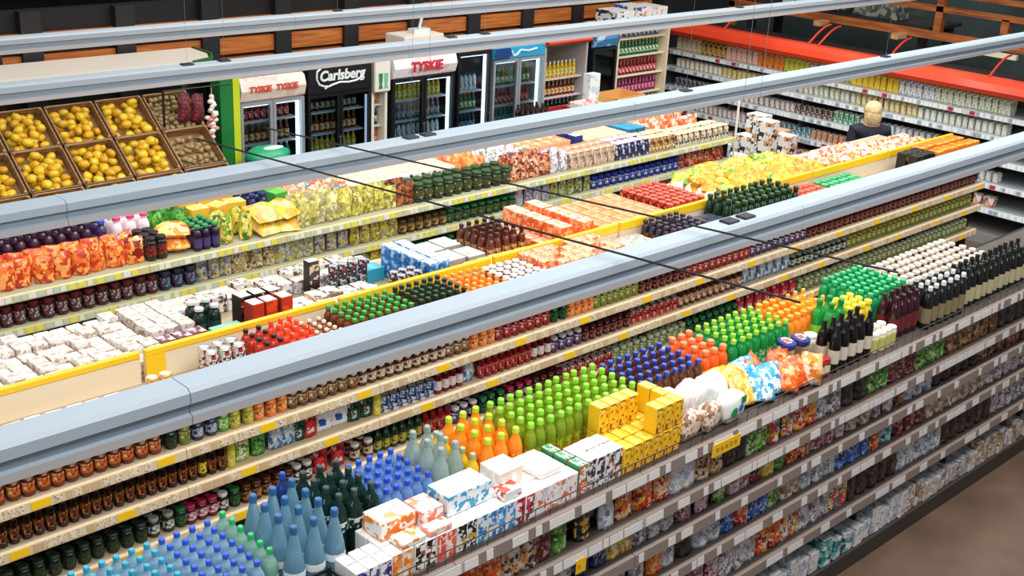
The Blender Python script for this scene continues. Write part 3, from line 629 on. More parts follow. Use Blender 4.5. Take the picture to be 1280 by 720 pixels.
# boxes in the bottom bay
g = [carton('grocery_box', .10, .13, .17, face(PAL['white'], 18), WHITE), carton('grocery_box', .12, .12, .13, face(('#f1ece6', '#d9c9b4', '#f1ece6', '#e8a03a'), 18), mat('#efe6da'))]
x = 4.9
for xe, pal, ph in ((5.7, 'beige', 'beige boxed goods'), (6.3, 'white', 'white boxed goods'), (6.7, 'teal', 'teal boxed goods'), (7.4, 'white', 'ivory boxed goods'), (9.5, 'beige', 'tan boxed goods')):
    g = [carton('grocery_box', .10, .13, .20, face(PAL[pal], 18), face(PAL['white'], 14)), carton('grocery_box', .10, .12, .15, face(PAL[pal]+PAL['white'], 18), face(PAL['white'], 12))]
    grid(g, ph+' on the lowest front shelf', 'box', ph+' at the bottom', x, xe, 3.385, 3.65, .132, .118, .135, jr=.12)
    x = xe

for nm_, x, z, w_, h_, lb in (('promotion_card', 4.98, 1.515, .25, .075, 'long yellow card clipped to the front run edge below white bags'), ('promotion_card', 3.86, 1.23, .07, .08, 'small square yellow card hanging from the first shelf of front run')):
    c_ = MB(); c_.box(x-w_/2, x+w_/2, 3.335, 3.338, z-h_/2, z+h_/2, YEL)
    for sx in (-.3, .3): c_.box(x+sx*w_-.006, x+sx*w_+.006, 3.338, 3.352, z+h_/2-.02, z+h_/2-.008, mat('#d9d3cf'))
    for k in range(5 if w_ > .1 else 2):
        u_ = x-w_*.36+k*w_*.16; c_.box(u_, u_+w_*.09, 3.3335, 3.335, z-.012, z+.012, mat('#c98a1c'))
    tag(c_.build(nm_), lb, 'card')

# ------------------------------------------------------------------ goods on the middle run
_jn = [0]
def J(body, lid, label, h=.115, r=.034, n=10, nm=None):
    _jn[0] += 1; return jar(nm or ('jar_a', 'jar_b', 'jar_c', 'jar_d', 'jar_e', 'jar_f')[_jn[0] % 6], h, r, mat(body, .2), mat(lid), label and pmat(label, 40), n=n)  # names only take turns; all are plain jars of unknown contents
def B(name, body, cap, label, h=.19, r=.027, neck=.4, lab=(.15, .5)): return bottle(name, h, r, mat(body, .2), mat(cap), label and pmat(label, 40), neck=neck, parts=False, n=8, lab=lab)
def shelfrow(rows, z, y0, wherep, ny=2, group=None):
    x = rows[0]
    cc = {}
    for xe, proto, ph, cat, dx in rows[1:]:
        cc[ph] = cc.get(ph, 0)+1
        p2 = ph + ', ' + wherep + ('' if cc[ph] == 1 else ', %s group' % ordi(cc[ph]))
        grid(proto, p2, cat, ph+'s', x, xe, y0, y0+dx*ny*1.02, z+.001, dx, dx*1.02, jx=.1)
        x = xe
j_or = J('#6a2c14', '#caa36a', ('#d86a2a', '#f0c890', '#8a3418')); j_dg = J('#16261a', '#2c3a2c', ('#33482c', '#16261a')); j_ol = J('#6d7428', '#b9b04a', ('#8a9434', '#d9d29a', '#5a6020'))
j_bl = J('#273049', '#55607a', ('#9aa4bd', '#273049', '#c9ced9')); j_gr = J('#4f9a34', '#d9dfc0', ('#6fb53a', '#e6ecd0')); j_yg = J('#b3a32a', '#d9c85a', ('#c9b93a', '#7a8a28', '#f0e8b0'))
j_o2 = J('#e0762a', '#e8a050', ('#ee8a3a', '#b5481c', '#f6d8a8')); j_tan = J('#5a3a24', '#e6d8bc', ('#a5784a', '#e8dac0', '#4a2c1a')); j_cr = J('#4a2418', '#efe6d4', ('#c9b090', '#5a2c1c', '#efe6d4'))
j_red = J('#7d1822', '#b82430', ('#b82430', '#e9c9a8', '#5a1018')); j_dk = J('#3a1216', '#5a1c22', ('#7a2a2a', '#2a0e10', '#b98a6a')); j_mg = J('#4a1420', '#c22a4c', ('#e6cfd4', '#7a1c34', '#c22a4c'))
j_wl = J('#241c1a', '#e9e6e0', ('#e9e2d4', '#3a2c24')); j_gl = J('#1c3324', '#a9b0a8', ('#d9d9cf', '#1c3324', '#5a6a5a')); j_gn = J('#14301e', '#2a7a44', ('#2a6a3c', '#14301e')); j_pg = J('#6d7a4a', '#c9cfae', ('#8a9a5a', '#d9dfb8', '#4a5a34'))
j_pp = J('#3d2c4a', '#e6e2ea', ('#6a4a7c', '#e9e2ec', '#2c1c34')); j_am = J('#3a1c0c', '#5a3018', ('#8a5a2a', '#2a1408', '#c99a5a'))
shelfrow([1.85, (2.77, j_or, 'rust jar with orange label', 'jar', .074), (2.88, j_dg, 'dark green jar', 'jar', .074), (2.95, j_ol, 'olive jar', 'jar', .074), (3.12, j_bl, 'slate blue jar', 'jar', .074),
    (3.19, j_gr, 'leaf green jar', 'jar', .074), (3.35, j_yg, 'yellow-green jar', 'jar', .074), (3.58, j_o2, 'orange jar', 'jar', .074), (4.09, j_tan, 'brown jar with cream lid', 'jar', .074),
    (4.80, j_cr, 'maroon jar with ivory lid', 'jar', .074), (5.01, j_tan, 'brown jar with cream lid', 'jar', .074), (5.24, j_o2, 'orange jar', 'jar', .074), (5.77, j_red, 'red-lidded jar', 'jar', .074), (5.94, j_gn, 'green-lidded jar', 'jar', .074),
    (6.22, j_o2, 'orange jar', 'jar', .074), (6.71, j_ol, 'olive jar', 'jar', .074), (7.29, j_dk, 'dark crimson jar', 'jar', .08), (8.13, j_red, 'red-lidded jar', 'jar', .08), (8.96, j_pp, 'purple-labelled jar', 'jar', .08), (12.1, j_dk, 'dark crimson jar', 'jar', .085)], 1.33, MY+.025, 'middle run upper shelf', 2)
b_am = B('sauce_bottle', '#2c130c', '#4a2018', ('#6a2c1c', '#c98a3a', '#2c130c')); b_ay = B('sauce_bottle', '#3a2410', '#5a3a18', ('#e6c83a', '#e6c83a', '#5a4a18')); b_y = B('sauce_bottle', '#e6d02a', '#f0e04a', ('#d9c01c', '#f2e88a'), h=.2)
p_gw = pouch('refill_pack', .09, .17, .05, pmat(('#2a8a4a', '#7cc04a', '#1c5a34'), 26), mat('#2a8a4a'), 3); p_lm = pouch('refill_pack', .09, .17, .05, pmat(('#a9c84a', '#e6ecd0', '#5a8a2c'), 26), mat('#a9c84a'), 4)
p_bw = pouch('refill_pack', .1, .18, .05, pmat(('#4a7aa8', '#e6ecf2', '#9cb4c8', '#c9d2d9'), 24), WHITE, 5); p_rd = pouch('refill_pack', .1, .18, .06, pmat(('#c21f2c', '#e6404a', '#f0d9d0', '#8a1420'), 20), mat('#c21f2c'), 6)
p_ub = pouch('refill_pack', .13, .18, .06, pmat(('#f1f2f4', '#f1f2f4', '#2256b0', '#dfe6ee'), 16), WHITE, 7); p_dg = pouch('refill_pack', .1, .17, .05, pmat(('#1a3a30', '#2c5a48', '#c9d2c4', '#10241e'), 26), mat('#1a3a30'), 8)
b_rw = B('syrup_bottle', '#6d141c', '#8a1c24', ('#f0e6e2', '#d9c4c0'), h=.185); b_rd = B('syrup_bottle', '#8a1820', '#c22a2c', ('#b5242c', '#e6a08a', '#6a1018'), h=.185); b_br = B('syrup_bottle', '#5a2818', '#7a3c24', ('#a5603c', '#e6cfb4'), h=.185)
c_bl = can('can', .11, .033, pmat(('#2a4a8a', '#c9ced9', '#16254a', '#e6e9ee'), 30), mat('#c9ced4', .3, .6)); c_rd = can('can', .11, .033, pmat(('#a51c24', '#d9404a', '#5a1018', '#e9d2b0'), 30), mat('#c9ced4', .3, .6))
shelfrow([1.85, (2.98, b_am, 'amber sauce bottle', 'sauce bottle', .064), (3.04, b_ay, 'amber bottle with yellow label', 'sauce bottle', .06), (3.16, b_am, 'amber sauce bottle', 'sauce bottle', .06), (3.23, b_y, 'bright yellow bottle', 'sauce bottle', .07),
    (3.33, p_lm, 'lime and white refill pack', 'refill pack', .1), (3.46, p_gw, 'green refill pack', 'refill pack', .1), (3.64, p_bw, 'grey-blue refill pack', 'refill pack', .105), (3.71, p_dg, 'dark green refill pack', 'refill pack', .105), (3.80, p_rd, 'red refill pack', 'refill pack', .105), (4.04, p_ub, 'white pack with blue stripe', 'refill pack', .14),
    (4.22, p_dg, 'dark green refill pack', 'refill pack', .105), (4.27, b_y, 'bright yellow bottle', 'sauce bottle', .07), (4.71, c_bl, 'blue and silver can', 'can', .07), (4.96, b_rw, 'maroon bottle with white label', 'syrup bottle', .064), (5.09, p_bw, 'grey-blue refill pack', 'refill pack', .105), (5.59, b_rd, 'red syrup bottle', 'syrup bottle', .06), (5.79, b_rw, 'maroon bottle with white label', 'syrup bottle', .06),
    (6.12, j_pp, 'purple-labelled jar', 'jar', .074), (6.65, j_dk, 'dark crimson jar', 'jar', .08), (7.22, c_rd, 'dark red can', 'can', .08), (8.07, b_br, 'brown syrup bottle', 'syrup bottle', .075), (8.77, p_bw, 'grey-blue refill pack', 'refill pack', .11), (9.67, j_gl, 'dark jar with grey lid', 'jar', .09), (12.1, j_ol, 'olive jar', 'jar', .09)], 1.09, MY+.025, 'middle run second shelf', 2)
p_gb = B('dressing_bottle', '#1f3a24', '#2c4a30', ('#c9b04a', '#1f3a24', '#7a8a3a'), h=.17, r=.03)
shelfrow([1.85, (2.66, j_dg, 'dark green jar', 'jar', .08), (2.84, j_gl, 'dark jar with grey lid', 'jar', .08), (2.89, j_gn, 'green-lidded jar', 'jar', .08), (3.10, j_mg, 'jar with magenta lid', 'jar', .08), (3.17, j_wl, 'dark jar with white lid', 'jar', .08), (3.25, j_gn, 'green-lidded jar', 'jar', .08),
    (3.61, j_am, 'amber brown jar', 'jar', .078), (3.75, j_wl, 'dark jar with white lid', 'jar', .08), (4.03, p_rd, 'red refill pack', 'refill pack', .115), (4.22, j_cr, 'maroon jar with ivory lid', 'jar', .078), (4.61, p_gb, 'dark green dressing bottle', 'dressing bottle', .07), (4.86, b_rd, 'red syrup bottle', 'syrup bottle', .064), (5.03, j_pp, 'purple-labelled jar', 'jar', .078),
    (5.11, j_wl, 'dark jar with white lid', 'jar', .078), (5.37, j_gn, 'green-lidded jar', 'jar', .078), (5.63, j_mg, 'jar with magenta lid', 'jar', .078), (5.93, j_dk, 'dark crimson jar', 'jar', .08), (6.48, c_rd, 'dark red can', 'can', .075), (7.36, j_pg, 'pale moss green jar', 'jar', .082), (8.06, j_gn, 'green-lidded jar', 'jar', .085), (8.95, p_rd, 'red refill pack', 'refill pack', .12), (12.1, j_pg, 'pale moss green jar', 'jar', .09)], .82, MY+.025, 'middle run third shelf', 2)

# on top of the middle run, front half
g = jar('jar', .12, .036, mat('#5a3a1c', .2), mat('#efe9de'), mat('#c98a3a'))
grid(g, 'brown jar with white lid below the cream divider, left end', 'jar', 'brown jars at the left end', 2.68, 2.78, 5.44, 5.54, DZ, .09, .09)
g = can('can', .11, .036, pmat(('#d9a03a', '#f0d8a0', '#b5641c'), 30), mat('#e0d2b0')); grid(g, 'amber can before the cream divider', 'can', 'amber cans', 2.80, 2.96, 5.62, 5.70, DZ, .08, .08)
g = carton('grocery_box', .09, .1, .07, face(('#f0e9e0', '#e0883a', '#f0e9e0', '#c9b8a8'), 22), WHITE); grid(g, 'small ivory box at the left end before divider', 'box', 'small ivory boxes', 1.7, 2.66, 5.45, 5.68, DZ, .11, .12)
grid(g, 'small ivory box beside tall cans', 'box', 'small ivory boxes by the cans', 3.58, 3.80, 5.44, 5.56, DZ, .11, .12)
g = can('tall_can', .2, .036, pmat(('#23201f', '#c9ccd0', '#b5303a', '#2a6a34', '#e6dcc8'), 26), mat('#c4c8cd', .3, .7)); grid(g, 'tall dark patterned can before the cream divider', 'can', 'tall dark patterned cans', 3.14, 3.40, 5.55, 5.72, DZ, .082, .082)
g = bottle('hot_sauce_bottle', .215, .032, mat('#b5301c', .2), mat('#1d1b1c'), pmat(('#d9482a', '#a52414', '#f09a6a'), 30), neck=.4); grid(g, 'orange-red hot sauce bottle with black cap', 'sauce bottle', 'black-capped hot sauce bottles', 3.42, 3.60, 5.44, 5.74, DZ, .075, .075)
g = bottle('hot_sauce_bottle', .225, .032, mat('#d9421f', .2), mat('#f0552e'), pmat(('#e8603a', '#b52c18', '#f0b08a'), 30), neck=.4); grid(g, 'red hot sauce bottle with red cap', 'sauce bottle', 'red-capped hot sauce bottles', 3.61, 3.80, 5.44, 5.74, DZ, .075, .075)
g = bottle('small_sauce_bottle', .16, .026, mat('#8a4a1c', .2), mat('#f0d8c0'), mat('#e6a05a'), parts=True); grid(g, 'small amber sauce bottle with pale cap', 'sauce bottle', 'small amber sauce bottles', 3.82, 4.02, 5.46, 5.74, DZ, .062, .062)
g = bottle('sauce_bottle', .21, .028, mat('#6d3a18', .2), mat('#2f9a3c'), pmat(('#c98a3a', '#6d3a18', '#e6c890', '#a5501c'), 30), neck=.5); grid(g, 'brown sauce bottle with green cap, mid-run top', 'sauce bottle', 'green-capped brown bottles', 4.04, 4.54, 5.43, 5.76, DZ, .064, .064)
g = bottle('sauce_bottle', .215, .028, mat('#3a2a14', .2), mat('#123a20'), pmat(('#2c5a2c', '#3a2a14', '#8a6a3a'), 30), neck=.5); grid(g, 'brown sauce bottle with dark green cap, mid-run top', 'sauce bottle', 'dark-green-capped bottles', 4.56, 4.98, 5.43, 5.76, DZ, .064, .064)
g = bottle('sauce_bottle', .19, .028, mat('#e8862a', .25), mat('#f0a04a'), pmat(('#f2a83a', '#e0602a', '#f6d89a'), 30), neck=.45); grid(g, 'orange sauce bottle, mid-run top', 'sauce bottle', 'orange sauce bottles', 5.00, 5.34, 5.43, 5.78, DZ, .064, .064)
g = bottle('ketchup_bottle', .17, .030, mat('#8a1c20', .3), mat('#f3ece6'), pmat(('#c9303a', '#f0dcd4', '#7a1418'), 30), neck=.7); grid(g, 'dark red bottle with wide white cap, mid-run top', 'sauce bottle', 'white-capped dark red bottles', 5.36, 5.72, 5.43, 5.78, DZ, .066, .066)
g = [carton('cereal_box', .11, .085, .10, face(('#f08a4a', '#f6b98a', '#e8642c', '#f3d8c0'), 20), pmat(('#f39a66', '#f6c0a0', '#ee7a44'), 16))]
grid(g, 'peach-orange box on the middle run, front side', 'box', 'peach-orange boxes', 5.74, 6.50, 5.43, 5.78, DZ, .115, .088, levels=lambda i, j, nx, ny: 2 if (i*3+j) % 4 else 1, dz=.101)
g = [carton('cereal_box', .10, .085, .09, face(('#dfe6ee', '#4a7ab5', '#f1efeb', '#f08a4a'), 22), pmat(('#e9eef3', '#7fa8d0', '#f3f0ec', '#f0b08a'), 22))]
grid(g, 'white and blue box on the middle run, front side', 'box', 'white and blue boxes', 6.52, 7.04, 5.43, 5.78, DZ, .105, .088)
g = bottle('soda_bottle', .2, .03, mat('#2a2030', .2), mat('#3a2c3c'), pmat(('#c9a02a', '#2a2030', '#8a3a3a'), 30), neck=.6); grid(g, 'dark bottle with plum cap, mid-run top', 'bottle', 'plum-capped dark bottles', 7.06, 7.50, 5.43, 5.78, DZ, .07, .07)
g = carton('grocery_box', .14, .1, .14, mat('#1a2440'), mat('#202a44'), face(('#1a2440', '#2c3c6a', '#c9b04a'), 16)); grid(g, 'navy box on the middle run beside plum caps', 'box', 'navy boxes', 7.52, 7.82, 5.46, 5.70, DZ, .15, .12)
g = bottle('champagne_bottle', .27, .040, mat('#14301c', .15), mat('#2f4a22'), pmat(('#c9a24a', '#1d3a20', '#14301c', '#5a7a34'), 24), neck=.5, shoulder=.5, lab=(.1, .42)); grid(g, 'dark green bottle with gold label, mid-run top', 'bottle', 'gold-labelled dark green bottles', 7.86, 8.78, 5.43, 5.80, DZ, .088, .088)
g = can('can', .12, .036, pmat(('#d9442c', '#e8705a', '#b52c1c'), 30), mat('#ec6a55', .4)); grid(g, 'tomato-red can, mid-run top', 'can', 'tomato-red cans', 8.82, 9.42, 5.45, 5.78, DZ, .08, .08)
g = can('can', .12, .036, pmat(('#2a9a55', '#5ab87c', '#1c7a40'), 30), mat('#58b681', .4)); grid(g, 'mint-green can, mid-run top', 'can', 'mint-green cans', 9.46, 10.05, 5.45, 5.78, DZ, .08, .08)
g = carton('grocery_box', .3, .2, .05, mat('#1d1c1c'), mat('#ecc98a')); grid(g, 'flat tan-topped tray right of the mint-green cans', 'tray', 'flat tan-topped trays', 10.1, 10.75, 5.46, 5.72, DZ, .32, .22)
g = carton('grocery_box', .11, .1, .22, mat('#17171a'), mat('#24221f'), face(('#17171a', '#17171a', '#e6c81c', '#17171a'), 14)); grid(g, 'tall black box with yellow marks before the orange boxes', 'box', 'tall black boxes', 10.78, 11.15, 5.46, 5.7, DZ, .12, .12)
g = carton('grocery_box', .13, .12, .2, mat('#e07a1c'), pmat(('#f0922c', '#e0701c', '#f6b04a'), 12)); grid(g, 'orange box at the far end of the middle run', 'box', 'orange boxes at the far end', 11.2, 12.1, 5.46, 5.8, DZ, .14, .14)
# rear half
BY0 = 5.88
g = [carton('tea_box', .09, .11, .13, face(('#ece6de', '#d9ccc0', '#ece6de', '#b59a8a'), 20), pmat(('#f0ebe4', '#e3d8cc', '#f3efe9', '#c9b0a0'), 22)), carton('tea_box', .09, .11, .10, face(('#e6dccf', '#c98a6a', '#efe6da'), 20), pmat(('#f0ebe4', '#e8c8b0', '#f3efe9'), 18))]; grid(g, 'cream printed box behind the divider, left end', 'box', 'cream printed boxes', 1.9, 3.08, BY0, 6.62, DZ, .098, .118, jr=.06)
grid(g[:1], 'cream printed box at the rear behind maroon boxes', 'box', 'cream printed boxes at the rear', 3.1, 3.4, 6.16, 6.62, DZ, .098, .118, jr=.06)
g = carton('tea_box', .10, .1, .12, mat('#6a1c34'), pmat(('#b9a0ac', '#7a2a44', '#d9ccd2'), 18)); grid(g, 'maroon box with pale top behind the divider', 'box', 'maroon boxes', 3.10, 3.40, BY0, 6.12, DZ, .105, .105)
g = bottle('shampoo_bottle', .2, .038, mat('#1a2c26', .25), mat('#d9dcd8'), mat('#2a4a3c'), neck=.6); grid(g, 'black-green bottle with white cap behind the divider', 'bottle', 'black-green bottles behind the divider', 3.40, 3.60, 6.14, 6.36, DZ, .09, .09)
tl = carton('gift_box', .2, .14, .12, mat('#5fb8a4'), mat('#8fd2c0')); tl.location = (3.52, 5.98, DZ); tag(tl, 'mint-green box just behind the yellow-rimmed divider', 'box'); tl['placed'] = 1
g = [carton('gift_box', .085, .1, .24, mat('#2a1a14'), mat('#e3dad2'), face(('#2a1a14', '#c9a88a', '#8a2c1c'), 14)), carton('gift_box', .085, .1, .24, mat('#a5301c'), mat('#e9e0d8'), face(('#d9441c', '#b52c14'), 12))]
grid(g, 'tall brown-red gift box with pale top', 'box', 'tall brown-red gift boxes', 3.66, 3.96, BY0+.05, 6.20, DZ, .1, .11)
o = carton('gift_box', .09, .07, .25, mat('#17151a'), mat('#cfc8c0'), face(('#17151a', '#3a2c34', '#c9b08a'), 14)); o.location = (4.40, 6.38, DZ); tag(o, 'single tall black box standing among flat white packs', 'box'); o['placed'] = 1
g = [carton('flat_pack', .12, .13, .06, face(('#e9e4e4', '#b9b4b8', '#5a4a4a'), 18), pmat(('#efeaea', '#f5f2f0', '#cfc8cc', '#efeaea', '#e3c08a'), 16)), carton('flat_pack', .12, .13, .085, face(('#e9e4e4', '#8a6a5a', '#e3b05a'), 18), pmat(('#f2eeec', '#f2eeec', '#cfc8cc', '#4a4446'), 14))]
grid(g, 'low white pack behind the divider', 'pack', 'low white packs', 4.02, 4.74, BY0, 6.28, DZ, .13, .14)
o = carton('tissue_box', .2, .12, .1, mat('#2d9ab8'), pmat(('#5fc0d6', '#3aa8c6'), 12)); o.location = (4.87, 6.38, DZ); tag(o, 'turquoise box behind the low white packs', 'box'); o['placed'] = 1
g = can('tall_can', .2, .034, pmat(('#1e2a2e', '#c9ccd0', '#a5303a', '#1e4a44', '#2a2426'), 26), mat('#c4c8cd', .3, .7)); grid(g, 'dark slim can left of the bright blue packs', 'can', 'dark slim cans', 4.50, 4.82, 6.30, 6.36, DZ, .078, .078); grid(g, 'dark slim can beside the bright blue packs, front', 'can', 'dark slim cans', 4.76, 4.98, BY0, 6.04, DZ, .078, .078)
g = carton('blue_pack', .09, .1, .235, pmat(('#2f7fd0', '#4a9ae0', '#bcd8f0', '#1f62b0'), 24), pmat(('#eef3f6', '#dfe8f0'), 12)); grid(g, 'tall bright blue pack with white top', 'pack', 'tall bright blue packs', 5.00, 5.20, BY0, 6.4, DZ, .095, .105)
g = carton('magazine_box', .16, .2, .10, mat('#a8a29c'), pmat(('#efece8', '#c9c4c0', '#e0a07a', '#f5f2ef', '#b5c4cc'), 14)); grid(g, 'wide pale flat-topped box right of blue packs', 'box', 'wide pale boxes', 5.22, 5.74, 6.10, 6.6, DZ, .17, .22)
o = carton('gift_box', .13, .16, .1, mat('#6a1c14'), mat('#c8281f'), mat('#5a2018')); o.location = (5.36, 5.98, DZ); tag(o, 'red-topped brown box beside the bright blue packs', 'box'); o['placed'] = 1
g = bottle('vinegar_bottle', .22, .032, mat('#5a2414', .2), mat('#3a1810'), pmat(('#c98a4a', '#7a3018', '#e6c89a'), 30), neck=.45); grid(g, 'dark brown bottle behind the divider', 'bottle', 'dark brown bottles', 5.76, 6.16, 6.10, 6.5, DZ, .08, .08)
g = carton('grocery_box', .12, .1, .09, mat('#f2c24a'), pmat(('#f6d06a', '#f3e0a8', '#e9a83a'), 14)); grid(g, 'pale yellow box behind the divider', 'box', 'pale yellow boxes', 5.48, 6.1, BY0, 6.08, DZ, .125, .1)
g = [carton('cereal_box', .12, .1, .12, face(('#f08a4a', '#f6b98a', '#e8642c'), 18), pmat(('#f5a27c', '#f7c4a8', '#f08a5c', '#f3d6c4'), 12))]
grid(g, 'peach-orange box on the middle run, rear side', 'box', 'peach-orange boxes, rear side', 6.18, 6.78, BY0, 6.55, DZ, .125, .11, levels=lambda i, j, nx, ny: 1+(i+j*2) % 2, dz=.121)
g = carton('cereal_box', .12, .11, .14, mat('#f0932c'), pmat(('#f4805a', '#f7a07c', '#f0b04a'), 10)); grid(g, 'orange-yellow box on the middle run, rear side', 'box', 'orange-yellow boxes, rear side', 6.80, 7.58, BY0, 6.55, DZ, .125, .12)
g = can('tall_can', .18, .038, pmat(('#d8432a', '#3a1c1c', '#f0806a', '#8a2418'), 22), mat('#f26a52', .4)); grid(g, 'tall red-topped can on the middle run', 'can', 'tall red-topped cans', 7.62, 8.10, BY0+.05, 6.5, DZ, .085, .085)
wp = pouch('snack_bag', .13, .14, .07, pmat(('#f0ece8', '#f0d8b0', '#d9d4d0'), 18), WHITE, 31); grid(wp, 'small whitish bag beside red-topped cans', 'bag', 'small whitish bags', 8.12, 8.42, BY0, 6.5, DZ, .14, .12, jr=.5)
yb = [lay('crisps_bag', .17, .2, .1, ('#6a9a2c', '#b5c84a', '#e6c83a'), 14, 45), lay('crisps_bag', .17, .2, .12, ('#f0a01c', '#f5c03a', '#e8801c', '#f0a01c'), 14, 41), lay('crisps_bag', .17, .2, .12, ('#f2a21c', '#fbd86a', '#e87a1c', '#f5b41c'), 14, 42)]
grid(yb, 'golden yellow crisps bag on middle run', 'crisps bag', 'golden crisps bags', 8.42, 9.9, BY0+.04, 6.6, DZ, .16, .17, jr=1.5, jx=.4, levels=2, dz=.085, lean=.2)
ob = [lay('crisps_bag', .17, .2, .12, ('#f08a3a', '#f5e6d8', '#e8602a', '#f3c8a0'), 16, 43), lay('crisps_bag', .17, .2, .12, ('#f5ede4', '#e85a3a', '#f3c87a', '#f5ede4'), 16, 44)]
grid(ob[:1], 'flat orange bag, rear far end of middle run', 'crisps bag', 'flat orange bags', 11.2, 12.1, BY0+.15, 6.4, DZ, .2, .2, jr=.8)
grid(ob, 'orange and white crisps bag near the customer', 'crisps bag', 'orange and white bags', 9.95, 11.15, BY0+.04, 6.5, DZ, .16, .18, jr=1.2, jx=.3, levels=lambda i, j, nx, ny: 2 if j == 0 and i < nx-2 else 1, dz=.09, lean=-.3)

g = [carton('flat_pack', .12, .11, .09, face(('#dcd6d6', '#8a7a78', '#e9e4e4'), 18), pmat(('#e9e4e4', '#f2efec', '#b9b0b0', '#d9c0a0'), 18)), carton('flat_pack', .12, .11, .12, face(('#c9c0b8', '#4a3a34', '#e6dccf'), 18), pmat(('#e6dccf', '#efe9e0', '#8a7a70'), 18))]
grid(g, 'mixed pale pack along rear edge of middle run', 'pack', 'pale packs on the rear edge', 3.42, 4.94, 6.46, 6.66, DZ, .13, .115, jr=.06)

# ------------------------------------------------------------------ goods on the far run
def P2(seed, cols, h=.19, w=.1, t=.06, sc=26): return pouch(('snack_pouch', 'sweets_pouch', 'nut_pouch')[seed % 3], w, h, t, pmat(cols, sc, .3, vary=1), mat(cols[0]), seed, gusset=.95)  # name picked by seed, the contents it gives are made up
f_dr = J('#4a1c24', '#7a2430', ('#3a4a5a', '#8a2430', '#c9b0a8'), .15, .042); f_db = J('#1c2c40', '#3a4a5c', ('#2c4a6a', '#8a2c3a', '#7a9cb5'), .15, .042); f_gp = P2(1, ('#8a8a94', '#c9c4cc', '#6a5a78', '#c9b83a'), .17); f_tn = P2(2, ('#a58a5a', '#d9c48a', '#6a5030', '#e6d9b4'), .16)
f_gy = P2(3, ('#b5ad5a', '#9a9a9a', '#d9cc4a', '#7a7a4a', '#cfd0c8'), .17); f_yl = P2(4, ('#d9c42c', '#a5a08a', '#efe06a', '#8a7a2c'), .17); f_dg = J('#1a3a24', '#2c8a54', ('#2c6a3c', '#8a7a4a', '#143020'), .13, .042); f_br = J('#4a3418', '#5a4a2c', ('#8a6a3a', '#3a2c14', '#c9a86a'), .13, .042)
f_bl = J('#1c2c7a', '#2c48b5', ('#2c48b5', '#dfe3f0', '#14206a'), .13, .042); f_rd = P2(5, ('#a5281c', '#d9502c', '#6a1814', '#e6b08a'), .15); f_mg = J('#4a2430', '#9cb0a5', ('#8a1c3a', '#2c4a40', '#c23a5a'), .14, .042); f_gn = P2(6, ('#6a9a2c', '#b5c84a', '#3a6a24', '#dfe0a8'), .17); f_ob = P2(7, ('#c97a3a', '#8a4a24', '#e6b06a', '#d9cfa8'), .17)
f_ol = P2(8, ('#7a8a3a', '#b5b04a', '#4a5a34', '#c9ccb5'), .15); f_pw = P2(9, ('#c9c4c8', '#7a6aa8', '#e0dc9a', '#9a9ab0'), .16)
shelfrow([2.4, (4.11, f_dr, 'dark red jar', 'jar', .1), (4.43, f_db, 'steel-blue jar', 'jar', .1), (4.74, f_gp, 'grey-mauve pouch', 'pouch', .105), (5.14, f_tn, 'tan pouch', 'pouch', .11), (5.53, f_gy, 'grey-yellow pouch', 'pouch', .11), (5.90, f_gp, 'grey-mauve pouch', 'pouch', .11), (6.42, f_yl, 'mustard yellow pouch', 'pouch', .11), (6.98, f_br, 'bronze jar', 'jar', .1), (7.84, f_dg, 'bottle-green jar', 'jar', .1),
    (8.33, f_pw, 'lilac-grey pouch', 'pouch', .11), (8.91, f_ol, 'moss green pouch', 'pouch', .11), (10.32, f_bl, 'royal blue jar', 'jar', .1), (11.12, f_rd, 'brick red pouch', 'pouch', .11)], 1.17, YY+.03, 'far run second shelf', 2)
shelfrow([2.4, (4.43, f_mg, 'teal and magenta jar', 'jar', .1), (4.93, f_gn, 'green-yellow pouch', 'pouch', .11), (5.17, f_ob, 'orange-brown pouch', 'pouch', .11), (5.90, f_gy, 'grey-yellow pouch', 'pouch', .11), (6.43, f_yl, 'mustard yellow pouch', 'pouch', .11), (7.09, f_dg, 'bottle-green jar', 'jar', .1), (7.59, f_br, 'bronze jar', 'jar', .1), (8.93, f_ol, 'moss green pouch', 'pouch', .11), (9.95, f_dg, 'bottle-green jar', 'jar', .1), (11.12, f_rd, 'brick red pouch', 'pouch', .11)], .92, YY+.03, 'far run third shelf', 2)
YD = 1.421
def FR(x0, x1, proto, ph, cat, dx, y0=7.95, y1=8.25, dy=None, **k): grid(proto, ph, cat, ph+'s', x0, x1, y0, y1, YD, dx, dy or dx, **k)
FR(2.5, 3.88, P2(11, ('#e8702a', '#c23a24', '#f3a85a'), .2, .14, .08, 16), 'orange-red bag, front left of far run', 'bag', .14, jr=.5)
FR(3.88, 4.03, P2(12, ('#d84a2a', '#f0a04a', '#8a2018', '#f3d29a'), .2, .15, .09, 16), 'orange bag leaning at far-run edge', 'bag', .15, jr=.5)
FR(4.03, 4.20, jar('jar', .18, .045, mat('#26201c', .2), mat('#1b1a18'), pmat(('#8a2c24', '#2c2420'), 26)), 'black-lidded jar beside orange bags', 'jar', .1)
FR(4.20, 4.42, lay('snack_bag', .26, .26, .12, ('#f2852a', '#f8b85a', '#e85a1c', '#f5d08a'), 10, 51), 'big orange bag lying over far-run edge', 'bag', .2, levels=2, dz=.1, jr=.6)
FR(4.42, 4.65, bottle('sauce_bottle', .2, .035, mat('#241a30', .2), mat('#2c8a4a'), mat('#4a3a6a'), neck=.6), 'violet-black bottle with green cap', 'bottle', .085)
FR(4.65, 5.00, P2(13, ('#7aa02c', '#d9b03a', '#3a6a24', '#e6d87a'), .22, .14, .08, 20), 'green and gold bag on the far run', 'bag', .14, jr=.4)
